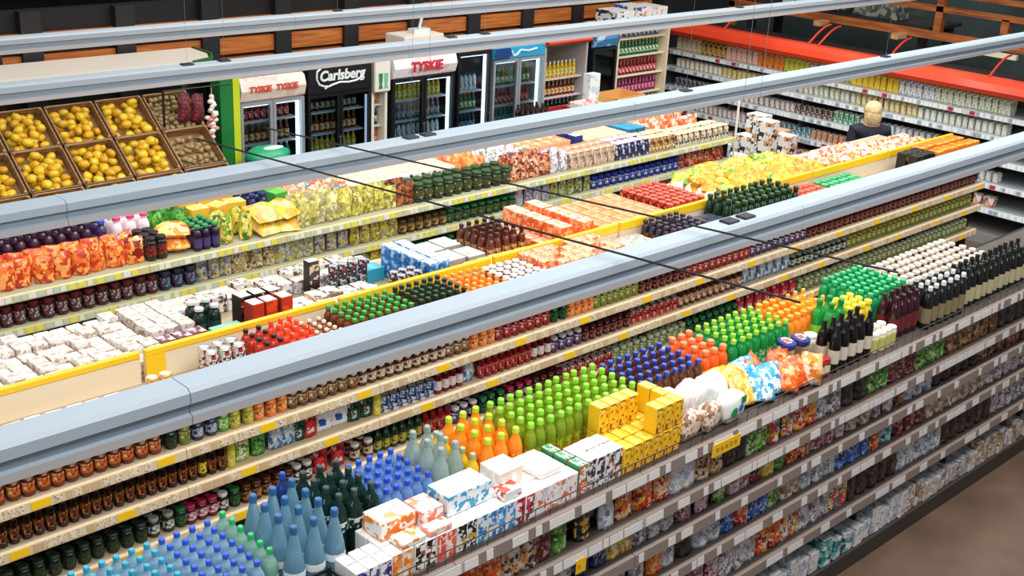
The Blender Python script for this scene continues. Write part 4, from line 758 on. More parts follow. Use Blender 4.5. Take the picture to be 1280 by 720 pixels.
FR(5.00, 5.38, lay('snack_bag', .24, .26, .12, ('#f0c43a', '#f6dc7a', '#e0a02a', '#c9a86a'), 8, 52), 'large yellow bag heaped on the far run', 'bag', .2, levels=2, dz=.11, jr=.6, lean=.3)
FR(5.38, 5.83, P2(14, ('#c9bd5a', '#e6dca0', '#8a8a3a', '#a59a7a'), .24, .16, .09, 16), 'khaki bag on the far run', 'bag', .16, jr=.4)
FR(5.83, 6.42, P2(15, ('#d9cc4a', '#b5ad5a', '#efe6a0', '#8a8040'), .2, .12, .07, 20), 'straw-yellow bag on the far run', 'bag', .12, jr=.3)
FR(6.42, 6.61, P2(16, ('#7a3a24', '#b56a3a', '#3a1c14'), .2, .12, .07, 20), 'chestnut brown bag on the far run', 'bag', .12, jr=.3)
FR(6.61, 7.79, jar('cream_tub', .17, .055, mat('#20301c', .3), mat('#2c4a24'), pmat(('#3a5a2c', '#c9b49a', '#6a3a30', '#20301c'), 22)), 'dark green tub with printed side', 'tub', .12)
FR(7.79, 8.33, P2(17, ('#8a3a2a', '#d97a4a', '#4a1c18', '#e6c0a0'), .22, .15, .09, 24), 'reddish brown bag on the far run', 'bag', .15, jr=.5)
FR(8.33, 8.59, P2(18, ('#d9d6d8', '#9a9ab0', '#efeaea'), .2, .12, .08, 24), 'silvery bag on the far run', 'bag', .12, jr=.4)
FR(8.59, 9.24, carton('biscuit_box', .1, .13, .17, pmat(('#b59a7a', '#e6d2c0', '#7a5a50', '#d9b9a8'), 22), pmat(('#f4a07a', '#f6c0a8', '#f08a60'), 12)), 'beige box with coral top', 'box', .105, dy=.14)
FR(9.24, 9.77, carton('biscuit_box', .1, .13, .17, pmat(('#1c2440', '#dfe0e8', '#2c4aa0', '#3a2c3a'), 22), pmat(('#f6ddd8', '#f3c8c4'), 12)), 'navy box with pink-white top', 'box', .105, dy=.14)
FR(9.77, 10.21, carton('biscuit_box', .1, .13, .16, pmat(('#8a5a34', '#c9a06a', '#4a2c1c', '#e6c890'), 22), pmat(('#ecc98a', '#f3dcb0'), 12)), 'brown box with sandy top', 'box', .105, dy=.14)
FR(10.21, 11.15, carton('biscuit_box', .1, .13, .14, pmat(('#e6dca8', '#8a3a3a', '#f3edcc', '#3a3a6a'), 22), pmat(('#eeeab8', '#f5f2d2', '#dfe0a0'), 14)), 'pale yellow-white box, right end', 'box', .105, dy=.14)
# rear rows on the far run
R_ = dict(y0=8.30, y1=8.7)
FR(2.6, 3.80, bottle('soda_bottle', .26, .04, mat('#3a1c34', .2), mat('#22202c'), mat('#7a3a4a'), neck=.5), 'plum bottle with black cap, rear row', 'bottle', .1, **R_)
FR(3.80, 3.93, bottle('soda_bottle', .26, .04, mat('#3a2c5a', .2), mat('#2c50b5'), mat('#7a6a9a'), neck=.6), 'violet bottle with blue cap, rear row', 'bottle', .1, **R_)
FR(3.93, 4.27, bottle('washing_up_bottle', .26, .042, mat('#f3e6ea', .3), mat('#e0407c'), mat('#f5d2dc'), neck=.6), 'white bottle with pink cap, rear row', 'bottle', .1, **R_)
FR(4.27, 4.61, P2(21, ('#3a8a2c', '#6ab03a', '#1c5a20'), .22, .16, .09, 16), 'leaf-green bag, rear row', 'bag', .16, jr=.5, **R_)
FR(4.61, 5.14, carton('snack_box', .16, .13, .2, mat('#e9b43a'), pmat(('#f6d478', '#f0bc4a', '#f8e2a0'), 8)), 'yellow box, rear row of the far run', 'box', .18, jr=.4, **R_)
FR(5.14, 5.32, bottle('soda_bottle', .24, .04, mat('#20285a', .2), mat('#20286a'), mat('#dfe0f0'), neck=.6), 'navy bottle, rear row', 'bottle', .1, **R_)
FR(5.32, 5.54, carton('snack_box', .14, .12, .22, mat('#4aa04a'), pmat(('#a8d07a', '#6ab84a'), 10)), 'light green box, rear row', 'box', .15, jr=.2, **R_)
FR(5.54, 6.15, P2(22, ('#f08a4a', '#f5efe6', '#e05a3a', '#4aa0a8', '#f3c0a0'), .2, .13, .08, 20), 'orange and white bag, rear row', 'bag', .14, jr=.4, **R_)
FR(6.15, 7.36, carton('snack_box', .13, .13, .16, pmat(('#f0e9e4', '#f0a05a', '#2c3450', '#f5f0ec'), 16), pmat(('#f7f3ee', '#f6dfc8', '#f5f2ee', '#f3c07a'), 10)), 'cream box, rear row of the far run', 'box', .14, levels=1, **R_)
FR(7.36, 7.77, P2(23, ('#f08a3a', '#f3b06a', '#d9582a'), .2, .14, .09, 14), 'tangerine bag, rear row', 'bag', .15, jr=.5, **R_)
FR(7.77, 8.31, P2(24, ('#e6e2e6', '#b5b0c0', '#6a8a5a', '#f5f3f5'), .2, .13, .08, 22), 'pale mottled bag, rear row', 'bag', .14, jr=.5, **R_)
FR(8.31, 8.94, carton('snack_box', .14, .13, .19, mat('#f3b08a'), pmat(('#f69a66', '#f8bc98', '#f4804a'), 8)), 'salmon-topped box, rear row', 'box', .15, **R_)
FR(8.94, 9.14, carton('snack_box', .12, .12, .22, mat('#22387c'), pmat(('#2c4a9a', '#e6e9f2'), 12)), 'dark blue box, rear row', 'box', .14, **R_)
FR(9.14, 9.81, carton('snack_box', .14, .13, .16, mat('#ecd9c4'), pmat(('#f3dcc0', '#f0c48a', '#f6ece0'), 8)), 'sand-coloured box, rear row', 'box', .15, **R_)
FR(9.81, 10.11, carton('snack_box', .14, .13, .18, mat('#2c7a9a'), mat('#3f94b8')), 'petrol-blue box, rear row', 'box', .15, **R_)
FR(10.11, 11.1, P2(25, ('#f08a5a', '#f5d6c0', '#e8642c'), .19, .15, .09, 14), 'coral bag, rear right of the far run', 'bag', .16, jr=.6, **R_)

# ------------------------------------------------------------------ coolers along the back
def text(name, s, size, m, parent, loc, rot=(PI/2, 0, 0), shear=0, bold=.0, sx=1, cat=None):
    c = bpy.data.curves.new(name, 'FONT'); c.body = s; c.size = size; c.extrude = .003; c.shear = shear; c.offset = bold; c.align_x = 'CENTER'; c.align_y = 'CENTER'; c.resolution_u = 3
    t = bpy.data.objects.new('tmp', c); me = bpy.data.meshes.new_from_object(t); bpy.data.objects.remove(t)
    me.materials.clear(); me.materials.append(m)
    o = bpy.data.objects.new(name, me); C.objects.link(o); o.parent = parent; o.location = loc; o.rotation_euler = rot; o.scale = (sx, 1, 1); return o
CF = 10.6
def cooler(x0, x1, H, label, frame, inner, doors=2, header=None, hh=.27, levels=(.35, .68, 1.0, 1.32, 1.62), shelfm=None, tube=True, name='drinks_cooler', cat='cooler', group=None, side=None, glass=True, D=.66, hcurve=False):
    r = empty(name, (x0, CF, 0)); W = x1-x0; fm = frame; t = .035; top = H-(hh if header else .04)
    sd = side or fm
    b = MB(); b.box(0, t, .05, D, 0, H-.02, sd); b.box(W-t, W, .05, D, 0, H-.02, sd); b.box(0, W, D-.03, D, 0, H-.02, inner); b.box(0, W, .05, D, H-.04, H-.015, sd); b.box(0, W, .05, D, 0, .14, sd); b.build('cabinet', r)
    for z in levels: MB().box(t, W-t, .10, D-.04, z-.014, z, shelfm or mat('#c9ced4', .4)).build('wire_shelf', r)
    if header:
        if hcurve: MB().prism([(.05, H-hh), (0, H-hh+.02), (-.035, H-hh*.5), (0, H-.02), (.05, H)], 'x', 0, W, header).build('header_sign', r)
        else: MB().box(0, W, -.012, .06, H-hh, H, header, bev=.012).build('header_sign', r)
    if glass:
        dw = W/doors
        for i in range(doors):
            a = i*dw+.004; c = (i+1)*dw-.004; fr = MB(); k = .032
            fr.box(a, a+k, 0, .045, .12, top, fm); fr.box(c-k, c, 0, .045, .12, top, fm); fr.box(a+k, c-k, 0, .045, .12, .17, fm); fr.box(a+k, c-k, 0, .045, top-.035, top, fm)
            d = fr.build('door', r)
            MB().box(a+k, c-k, .018, .024, .17, top-.035, glass_mat()).build('glass_pane', d)
            hx = c-.016 if (i == 0 and doors == 2) or doors == 1 else a+.016
            hb = MB(); hb.tube((hx, -.03, .9), (hx, -.03, 1.35), .009, mat('#9aa0a6', .3, .8)); hb.tube((hx, -.03, .92), (hx, .002, .92), .006, mat('#9aa0a6', .3, .8)); hb.tube((hx, -.03, 1.33), (hx, .002, 1.33), .006, mat('#9aa0a6', .3, .8)); hb.build('door_handle', d)
    if tube:
        MB().box(W-t-.035, W-t, .055, .075, .2, top-.05, mat('#eaf6ff', .4, emit=3.2)).build('light_strip', r)
        MB().box(t, W-t, .06, .08, top-.06, top-.045, mat('#eaf6ff', .4, emit=2.5)).build('light_strip', r)
    return tag(r, label, cat, group)
DK = mat('#14161a', .35); SILV = mat('#b9c0c8', .35, .5); INW = mat('#dfe7ec', .5); IND = mat('#2a2d33', .5)
def stock(x0, x1, levels, kinds, wherep, h=.24):
    for li, z in enumerate(levels):
        k = kinds[li % len(kinds)]
        if k is None: continue
        proto, ph, cat = k
        grid(proto, '%s, %s shelf from the top, %s' % (ph, ordi(len(levels)-li), wherep), cat, ph+'s in the coolers', x0+.05, x1-.08, CF+.13, CF+.23, z+.001, .070, .09, jr=.02, jx=.05)
bb = lambda col, cap, lab, h=.205, r=.029, nm='beer_bottle': bottle(nm, h, r, mat(col, .15), mat(cap), pmat(lab, 34), neck=.4, parts=False, n=8, shoulder=.55)  # same cooler bottles under two names, split by colour only
q_gr = bb('#1c5a34', '#c9b04a', ('#e6ecdf', '#1c5a34', '#8ac06a')); q_br = bb('#5a2a10', '#c9a24a', ('#e6b04a', '#8a3a18', '#f0e0c0')); q_bl = bb('#123044', '#2a7a9a', ('#2a8ab0', '#dfeef3', '#16405a'), nm='soft_drink_bottle'); q_wh = bb('#cfd9e0', '#2a4a8a', ('#f0f3f6', '#4a6aa0', '#c9d6e0'), nm='soft_drink_bottle')
q_dk = bb('#1a1c20', '#e6e2da', ('#d9d0b8', '#2a2c34', '#b5a06a')); q_yl = bb('#c9a81c', '#e6e2c0', ('#e6c83a', '#7a9a2c', '#f2ecc0')); q_rd = bb('#7a1418', '#d9302a', ('#d9302a', '#f0e6e0', '#8a1418'), nm='soft_drink_bottle'); q_tl = bb('#1f7a78', '#dff0ee', ('#2aa09a', '#e6f3f2', '#145a5a'), nm='soft_drink_bottle'); q_or = bb('#b5501c', '#e6b04a', ('#e6a05a', '#f3dcc0', '#8a3a18'), nm='soft_drink_bottle'); q_gy = bb('#5a5f68', '#c9ced4', ('#9aa0aa', '#d9dce0', '#3a3f48'))
LV = (.35, .62, .88, 1.12, 1.36, 1.60)
RED = mat('#cf2f3a', .4)
f1 = cooler(6.47, 7.25, 2.08, 'silver-framed two-door cooler under pinkish header with red lettering', SILV, INW, 2, pmat(('#f6dcd2', '#f8e6dc', '#f3cdbf', '#f8e6dc'), 5, .4), .25, LV, group='drinks coolers by the back wall', side=DK, hcurve=True)
for cx in (.22, .54): text('lettering', 'TYSKIE', .085, mat('#d8553f', .4), f1, (cx, -.045, 1.965), bold=.004)
stock(6.47, 7.25, LV, [(q_rd, 'red bottle', 'bottle'), (q_gr, 'green beer bottle', 'bottle'), (q_wh, 'pale bottle', 'bottle'), (q_tl, 'teal bottle', 'bottle'), (q_br, 'brown beer bottle', 'bottle')], 'pink-headed cooler')
f2 = cooler(7.29, 8.13, 2.16, 'black two-door cooler with white script lettering on black header', DK, IND, 2, mat('#10151c', .35), .34, LV, group='drinks coolers by the back wall', tube=False)
text('lettering', 'Carlsberg', .150, mat('#eef3f2', .35), f2, (.43, -.02, 2.01), shear=.15, bold=.005, sx=1.0)
sw = MB()
pts = [(.15, 2.10), (.105, 2.07), (.10, 1.99), (.135, 1.93), (.20, 1.905), (.255, 1.90), (.30, 1.915), (.40, 1.935), (.52, 1.925), (.62, 1.935), (.69, 1.965), (.72, 2.0)]
for a, c in zip(pts, pts[1:]): sw.tube((a[0], -.02, a[1]), (c[0], -.02, c[1]), .011, mat('#eef3f2', .35))
sw.tube((.235, -.02, 1.905), (.205, -.02, 1.88), .012, mat('#eef3f2', .35)); sw.build('logo_swash', f2)
MB().box(.78, .80, .03, .045, .25, 1.75, mat('#aeb8d0', .4, emit=1.2)).build('light_strip', f2)
stock(7.29, 8.13, LV, [(q_dk, 'black bottle with pale label', 'bottle'), (q_gr, 'green beer bottle', 'bottle'), (q_gy, 'grey-labelled bottle', 'bottle'), (q_yl, 'yellow-labelled bottle', 'bottle'), (q_br, 'brown beer bottle', 'bottle')], 'black-headed cooler')
f3 = cooler(8.17, 8.39, 2.12, 'narrow cream open rack between black coolers, green glasses poster on top', mat('#e9e4d2', .5), mat('#d9d2bc', .5), header=mat('#efeadd', .5), hh=.36, levels=LV, glass=False, tube=False, name='drinks_rack', cat='rack')
for gx, gm in ((.075, mat('#1f8a50')), (.15, mat('#7cc59a'))):
    b = MB(); b.prism([(gx-.02, 1.86), (gx+.02, 1.86), (gx+.028, 1.97), (gx-.028, 1.97)], 'y', -.018, -.013, gm); b.prism([(gx-.028, 1.80), (gx+.028, 1.80), (gx+.012, 1.86), (gx-.012, 1.86)], 'y', -.018, -.013, gm); b.build('poster_glass', f3)
stock(8.15, 8.43, LV, [(q_dk, 'black bottle with pale label', 'bottle'), (q_or, 'orange-labelled bottle', 'bottle')], 'narrow cream rack')
f4 = cooler(8.43, 9.35, 2.12, 'black-framed two-door cooler under white and pink header with red word', DK, INW, 2, pmat(('#f6eef0', '#f8f4f4', '#f0cfd4', '#f6eef0'), 4, .4), .25, LV, group='drinks coolers by the back wall', hcurve=True)
text('lettering', 'TYSKIE', .15, RED, f4, (.46, -.045, 1.995), bold=.006)
stock(8.43, 9.35, LV, [(q_yl, 'yellow-labelled bottle', 'bottle'), (q_br, 'brown beer bottle', 'bottle'), (q_dk, 'black bottle with pale label', 'bottle'), (q_wh, 'pale bottle', 'bottle'), (q_gy, 'grey-labelled bottle', 'bottle')], 'white-headed cooler')
f5 = cooler(9.39, 9.92, 2.12, 'narrow black single-door cooler with bright white interior', DK, mat('#eef4f8', .5, emit=.25), 1, None, 0, LV, group='drinks coolers by the back wall')  # inner panel glows faintly, added to brighten the interior
stock(9.39, 9.92, LV, [(q_wh, 'pale bottle', 'bottle'), (q_rd, 'red bottle', 'bottle'), (q_bl, 'dark blue bottle', 'bottle'), (q_bl, 'dark blue bottle', 'bottle'), (q_gr, 'green beer bottle', 'bottle')], 'narrow black cooler')
f6 = cooler(9.96, 10.82, 2.10, 'grey two-door cooler with blue and turquoise header', mat('#a9b3ba', .4, .4), mat('#cfe6ea', .5), 2, mat('#2aa6d4', .4), .15, LV, group='drinks coolers by the back wall')
b = MB(); b.prism([(.0, 1.955), (.22, 1.955), (.30, 2.02), (.24, 2.09), (.0, 2.09)], 'y', -.018, -.013, mat('#15407e')); b.build('header_flash', f6)
b = MB(); pts = [(.27, 2.05), (.31, 1.99), (.36, 2.0), (.42, 2.05), (.56, 2.03), (.70, 2.05)]
for a, c in zip(pts, pts[1:]): b.tube((a[0], -.018, a[1]), (c[0], -.018, c[1]), .012, mat('#e6f3f8'))
b.build('header_mark', f6)
stock(9.96, 10.82, LV, [(q_gr, 'green beer bottle', 'bottle'), (q_gr, 'green beer bottle', 'bottle'), (q_tl, 'teal bottle', 'bottle'), (q_tl, 'teal bottle', 'bottle'), (q_rd, 'red bottle', 'bottle')], 'blue-headed cooler')
f7 = cooler(10.87, 11.66, 2.13, 'open drinks rack with red canopy and pink shelf edges', mat('#b9b4b0', .4), mat('#8a8580', .5), header=mat('#e2452c', .4), hh=.10, levels=LV, glass=False, tube=False, shelfm=mat('#e3c9cc', .5), name='drinks_rack', cat='rack', hcurve=True)
stock(10.87, 11.66, LV, [(q_yl, 'yellow-labelled bottle', 'bottle'), (q_rd, 'red bottle', 'bottle'), (q_rd, 'red bottle', 'bottle'), (q_dk, 'black bottle with pale label', 'bottle'), (q_br, 'brown beer bottle', 'bottle')], 'red-canopied rack')
f8 = cooler(11.72, 12.18, 2.18, 'dark blue single-door cooler with pale blue header', mat('#10161f', .3), mat('#4a7a9a', .4), 1, pmat(('#3f83b8', '#a9cde6', '#2a5f98'), 5), .24, LV, group='drinks coolers by the back wall', tube=False, hcurve=True)
stock(11.72, 12.18, LV, [(q_bl, 'dark blue bottle', 'bottle'), (q_wh, 'pale bottle', 'bottle')], 'dark blue cooler')
f9 = cooler(12.24, 13.3, 2.18, 'wide cream open rack of mixed drinks in the back corner', mat('#e3d5b4', .5), mat('#cdbf9e', .5), header=None, levels=(.35, .66, .98, 1.24, 1.5, 1.76, 2.0), glass=False, tube=False, shelfm=mat('#efe6cf', .5), name='drinks_rack', cat='rack')
q_pp = bb('#7a1c4a', '#c23a6a', ('#c23a6a', '#f0c9d4', '#7a1c4a'), .2, .036); q_lg = bb('#7ab02c', '#c9e06a', ('#b5d84a', '#e6f0b0', '#5a8a1c'), .2, .036)
stock(12.24, 13.3, (.35, .66, .98, 1.24, 1.5, 1.76), [(q_yl, 'yellow-labelled bottle', 'bottle'), (q_lg, 'lime bottle', 'bottle'), (q_yl, 'yellow-labelled bottle', 'bottle'), (q_pp, 'pink-purple bottle', 'bottle'), (q_rd, 'red bottle', 'bottle'), (q_gr, 'green beer bottle', 'bottle')], 'cream corner rack')
grid(q_gy, 'grey-labelled bottle on the very top shelf, cream corner rack', 'bottle', 'grey-labelled bottles in the coolers', 12.3, 13.22, CF+.13, CF+.23, 2.001, .09, .09)
# things lying on top of the coolers
cbx = empty('storage_box', (8.93, 10.78, 2.121)); MB().box(-.28, .30, -.1, .25, 0, .20, mat('#efe2d0', .6), bev=.008).build('box_body', cbx); MB().prism([(-.2, .04), (.02, .04), (-.2, .17)], 'y', -.106, -.101, mat('#d9263a')).build('red_triangle', cbx)
tag(cbx, 'cream cardboard box with red triangle on top of the coolers', 'box')
wl = empty('desk_lamp', (9.0, 10.85, 2.322)); MB().box(-.12, .12, -.06, .06, 0, .05, mat('#dfe3e3')).build('base', wl); MB().tube((0, 0, .05), (.06, 0, .26), .018, mat('#dfe3e3')).blob(.05, .05, .03, mat('#eef0f0'), .07, 0, .27).build('arm', wl)
tag(wl, 'small white lamp-like device standing on the cream cardboard box', 'device')
for i, (x, w_, h_, cs) in enumerate(((12.42, .34, .20, ('#efece8', '#2c3444', '#efece8', '#f5f3f0')), (12.78, .34, .24, ('#efece8', '#3a4aa0', '#d9b06a', '#f5f3f0')), (13.12, .30, .22, ('#f2efec', '#e6b0a0', '#f5f3f0')))):
    o = carton('storage_box', w_, .4, h_, pmat(cs, 12), mat('#ece9e4'), bev=.005); o.location = (x, CF+.3, 2.161)
    tag(o, ('white printed box with dark patch, left on the cream corner rack', 'taller white printed box, middle on the cream corner rack', 'white box with pinkish print, right on the cream corner rack')[i], 'box')

# display island before the coolers with open boxes on it
it = empty('display_table', (9.2, 9.55, 0))
MB().box(0, 3.0, 0, .55, 1.26, 1.31, mat('#8a7a6a', .6), bev=.005).build('table_top', it)
for sx in (.05, 2.95):
    for sy in (.05, .5): MB().box(sx-.03, sx+.03, sy-.03, sy+.03, 0, 1.26, mat('#4a423a', .6)).build('leg', it)
MB().box(.05, 2.95, .48, .5, .2, 1.2, mat('#5a4a3c', .6)).build('modesty_panel', it)
tag(it, 'long display table before the coolers holding crates and boxes', 'table')
def openbox(x, y, w_, d_, h_, m, label, rz=0, z=1.312):
    r = empty('open_box', (x, y, z), rz); t = .012
    MB().box(-w_/2, w_/2, -d_/2, d_/2, 0, t, m).build('bottom', r)
    for a in ((-w_/2, w_/2, -d_/2, -d_/2+t), (-w_/2, w_/2, d_/2-t, d_/2), (-w_/2, -w_/2+t, -d_/2, d_/2), (w_/2-t, w_/2, -d_/2, d_/2)): MB().box(*a, t, h_, m).build('side', r)
    tag(r, label, 'box'); return r
openbox(9.85, 9.80, .40, .34, .10, mat('#b5281f'), 'shallow red crate of bottles before the blue-headed cooler')
grid(bb('#2a1810', '#3a1c14', ('#e6a87a', '#c98a5a', '#2a1810'), .26, .032), 'dark bottle with peach label in the shallow red crate', 'bottle', 'dark bottles with peach labels', 9.66, 10.04, 9.66, 9.94, 1.326, .082, .085)
openbox(10.35, 9.78, .32, .34, .16, mat('#a81c22'), 'deep red open box right of the bottle crate')
openbox(10.75, 9.76, .34, .34, .2, pmat(('#f3e6e0', '#f0a090', '#f6efe9'), 9), 'white open box with coral print on display table')
openbox(11.35, 9.80, .55, .40, .24, mat('#d9a35c', .7), 'large tan cardboard box on the display table')
o = carton('standing_leaflet_box', .18, .12, .5, pmat(('#f3f3ea', '#e9f0f3', '#f3f3ea', '#bcd8e2'), 8), WHITE); o.location = (11.0, 9.95, 1.312); tag(o, 'tall white box standing between coral box and tan cardboard box', 'box')
# green covered tub
tb = MB(); tb.blob(.24, .17, .10, mat('#1f9a68', .35), 0, 0, .05, n=16, k=8, wob=.06, seed=4); tb.lathe([(.2, -.05), (.23, .02)], mat('#128050'), 16); tub = tb.build('green_cover')
MB().blob(.12, .05, .02, mat('#d9efe4', .3), .03, -.06, .135, n=10).build('white_patch', tub); tub.location = (6.36, 9.95, 1.41); tag(tub, 'green bulging cover with whitish patch on the dark drum', 'cover')
dm = MB().lathe([(.19, 0), (.2, .02), (.2, 1.33), (.18, 1.355)], mat('#1d2420', .5), 18).build('drum'); dm.location = (6.36, 9.95, 0); tag(dm, 'dark upright drum before the pink-headed cooler', 'drum')
# kiosk canopy, green and yellow column, hanging bundle
kc = empty('produce_kiosk', (0, 0, 0))
MB().prism([(2.6, 10.66), (6.0, 10.66), (6.22, 10.75), (6.32, 10.95), (6.34, 11.32), (2.6, 11.32)], 'z', 2.26, 2.30, mat('#efe3d3', .5)).build('roof_panel', kc)
e = MB()
for z0, z1, mm in ((2.21, 2.24, mat('#2c7a34')), (2.24, 2.27, mat('#d9c83a')), (2.27, 2.31, mat('#2c6a34'))):
    P_ = [(5.98, 10.64), (6.235, 10.735), (6.345, 10.94), (6.365, 11.32)]
    for a, c in zip(P_, P_[1:]): e.prism([a, c, (c[0]+.02, c[1]-.012), (a[0]+.02, a[1]-.02)], 'z', z0, z1, mm)
e.build('striped_rim', kc)
for px_, py_ in ((2.7, 11.25), (6.2, 11.25)): MB().box(px_-.03, px_+.03, py_-.03, py_+.03, 0, 2.26, mat('#3a3f3a')).build('post', kc)
tag(kc, 'cream flat-roofed produce kiosk canopy with green and yellow rim', 'canopy')
col = empty('kiosk_column', (6.10, 10.28, 0)); MB().prism([(-.05, -.01), (.06, -.05), (.10, .16), (-.03, .2)], 'z', 0, 2.18, mat('#1b7a38', .4)).build('green_panel', col)
MB().prism([(.065, -.055), (.155, -.03), (.19, .12), (.105, .14)], 'z', 0, 2.18, mat('#bfd02a', .4)).build('yellow_stripe', col)
tag(col, 'green display column with yellow-green stripe left of the coolers', 'column')
hb = MB(); r0 = random.Random(5)
for i in range(26):
    z = .40-.0155*i; hb.blob(.028+.012*(i > 9), .028, .022, mat('#ece2d8', .5) if i < 11 or i % 2 else mat('#c98a80', .5), r0.uniform(-.02, .02)*(1+(i > 9)), r0.uniform(-.02, .02), z, n=6, k=4)
hb.tube((0, 0, .4), (0, 0, .5), .004, mat('#c9b08a')); hb = hb.build('hanging_garlic_bundle'); hb.location = (5.88, 10.14, 1.66); tag(hb, 'pale knobbly bundle hanging beside the green column', 'bundle')
ra = empty('display_rail', (5.88, 10.14, 2.16)); MB().tube((-.5, 0, 0), (.2, .0, 0), .008, DK).build('rail', ra); MB().tube((-.5, 0, 0), (-.5, 0, -2.15), .012, DK).build('post', ra); tag(ra, 'thin dark hanging rail left of the green column', 'rail')
rb = pouch('net_bag', .13, .26, .1, pmat(('#5a1420', '#8a2030', '#3a0e18'), 30, .6), None, 61)
for i, (x, z) in enumerate(((5.60, 1.86), (5.74, 1.84))):
    o = place(rb, (x, 10.16, z)); tag(o, ('dark red net bag hanging left on the rail', 'dark red net bag hanging nearer the pale bundle')[i], 'net bag', 'dark red net bags')

# ------------------------------------------------------------------ sloping produce stand
SA = math.radians(37); SY, SZ = 9.42, 1.17
def slope(x, s, n): return (x, SY+s*math.cos(SA)-n*math.sin(SA), SZ+s*math.sin(SA)+n*math.cos(SA))
CW = wood_mat('#6a4a2c', '#a0784c', 3)
st = empty('produce_stand', (3.2, SY, 0))
b = MB(); 
MB().prism([(0, SZ-.03), (1.36*math.cos(SA), SZ-.03+1.36*math.sin(SA)), (1.36*math.cos(SA), SZ-.07+1.36*math.sin(SA)), (0, SZ-.07)], 'x', -.9, 2.62, wood_mat('#3a2818', '#5a4028')).build('sloping_board', st)
for lx in (-.8, .9, 2.5):
    MB().box(lx-.03, lx+.03, .03, .09, 0, SZ-.03, CW).build('leg', st); MB().box(lx-.03, lx+.03, .98, 1.04, 0, SZ+.68, CW).build('leg', st)
tag(st, 'sloping wooden produce stand left of the green column', 'produce stand')
def crate(x, s, label, group='wooden produce crates on the sloping stand'):
    r = empty('wooden_crate', slope(x, s, 0)); r.rotation_euler = (SA, 0, 0); w_, l_, h_ = .225, .225, .11
    MB().box(-w_, w_, -l_, l_, 0, .012, CW).build('crate_bottom', r)
    for sg in (-1, 1):
        a = MB()
        for z0 in (.012, .066): a.box(-w_, w_, min(sg*l_, sg*(l_-.012)), max(sg*l_, sg*(l_-.012)), z0, z0+.045, CW)
        a.build('end_slats', r); a = MB()
        for z0 in (.012, .066): a.box(min(sg*w_, sg*(w_-.012)), max(sg*w_, sg*(w_-.012)), -l_, l_, z0, z0+.045, CW)
        a.build('side_slats', r)
        for sy in (-1, 1): MB().box(sg*(w_-.022)-.01, sg*(w_-.022)+.01, sy*(l_-.022)-.01, sy*(l_-.022)+.01, .012, .125, CW).build('corner_post', r)
    tag(r, label, 'crate', group); return r
pot = MB().blob(.034, .026, .022, mat('#a08a5e', .8, noise=9), 0, 0, .022, n=8, k=5, wob=.08).build('potato')
pep = MB().blob(.055, .042, .034, mat('#dca41a', .35, noise=6), 0, 0, .034, n=9, k=6, wob=.09).build('yellow_pepper'); MB().tube((.038, 0, .035), (.055, 0, .042), .006, mat('#5a8a2c')).build('stem', pep)
pep2 = MB().blob(.051, .045, .036, mat('#e6bf28', .35, noise=6), 0, 0, .034, n=9, k=6, wob=.1, seed=3).build('yellow_pepper'); MB().tube((.036, 0, .035), (.052, 0, .042), .006, mat('#5a8a2c')).build('stem', pep2)
rws = ['bottom', 'middle', 'top']; cols_ = [5.55, 5.08, 4.61, 4.14, 3.67]
for ci, cx in enumerate(cols_):
    for ri, s in enumerate((.23, .69, 1.14)):
        kd = 'potato' if ci == 0 or (ci == 1 and False) else 'yellow pepper'
        pz = slope(cx, s, .06)
        if not inframe(pz, 60): continue
        crate(cx, s, 'wooden crate of %s, %s row, %s column from the right' % ('potatoes' if kd == 'potato' else 'yellow peppers', rws[ri], ordi(ci+1)))
        k = 0
        nx_, ny_, st_ = (6, 7, .066) if kd == 'potato' else (4, 5, .094)
        for layer in range(2):
            for a in range(nx_):
                for c in range(ny_):
                    if kd != 'potato' and layer and (a in (0, nx_-1) or c in (0, ny_-1)) and (a+c+ci) % 4: continue
                    if layer and kd == 'potato' and (a*c+ri) % 2: continue
                    lx = (a-(nx_-1)/2)*st_*(1-.1*layer)+rnd.uniform(-.006, .006); ly = (c-(ny_-1)/2)*(st_ if kd == 'potato' else .082)*(1-.1*layer)+rnd.uniform(-.006, .006)
                    if abs(lx) > .175 or abs(ly) > .185: continue
                    w3 = slope(cx+lx, s+ly, .014+layer*(.036 if kd == 'potato' else .05))
                    o = place(pot if kd == 'potato' else (pep, pep2)[(a+c) % 2], w3, (SA+rnd.uniform(-.3, .3), rnd.uniform(-.3, .3), rnd.uniform(0, 6)), parts=False if layer < 1 else True); k += 1
                    finish(o, ('brown potato' if kd == 'potato' else 'yellow pepper')+', %s-row crate, %s column from right' % (rws[ri], ordi(ci+1)), 'potato' if kd == 'potato' else 'pepper', 'potatoes' if kd == 'potato' else 'yellow peppers', ', %s across, %s up' % (ordi(a+1), ordi(c+1)) + ('' if layer == 0 else ', layer %d' % (layer+1)))

# ------------------------------------------------------------------ chilled case along the right wall
WX = 14.3; WLV = [1.60, 1.35, 1.06, .76, .45]
p = bay('chilled_case_bay', 1.2, .75, WLV, mat('#8a8a88', .5), mat('#cfd6da', .45), mat('#b5bcc0', .5), mat('#f0f2f2', .5), 8, promo=(.08, mat('#c22a34'), .07), rail_h=.06, second=mat('#9aa6ae', .5), dark=mat('#4a4c4c', .6))
MB().box(0, 1.2, .72, .75, 1.60, 1.94, mat('#6a6258', .5)).build('back_panel', p)
run(p, 5, 1.2, lambda i: (WX, 11.5-1.2*i, 0), -PI/2, lambda i: 'white-edged chilled case bay along the right wall, %s from the back corner' % ordi(i+1), 'chilled case along the right wall')
cn = empty('case_canopy', (WX, 8.6, 1.85)); prof = [(-.16, 0), (-.20, .06), (-.17, .14), (-.08, .19), (.06, .19), (.10, .15), (-.02, .13), (-.10, .05), (-.11, 0)]
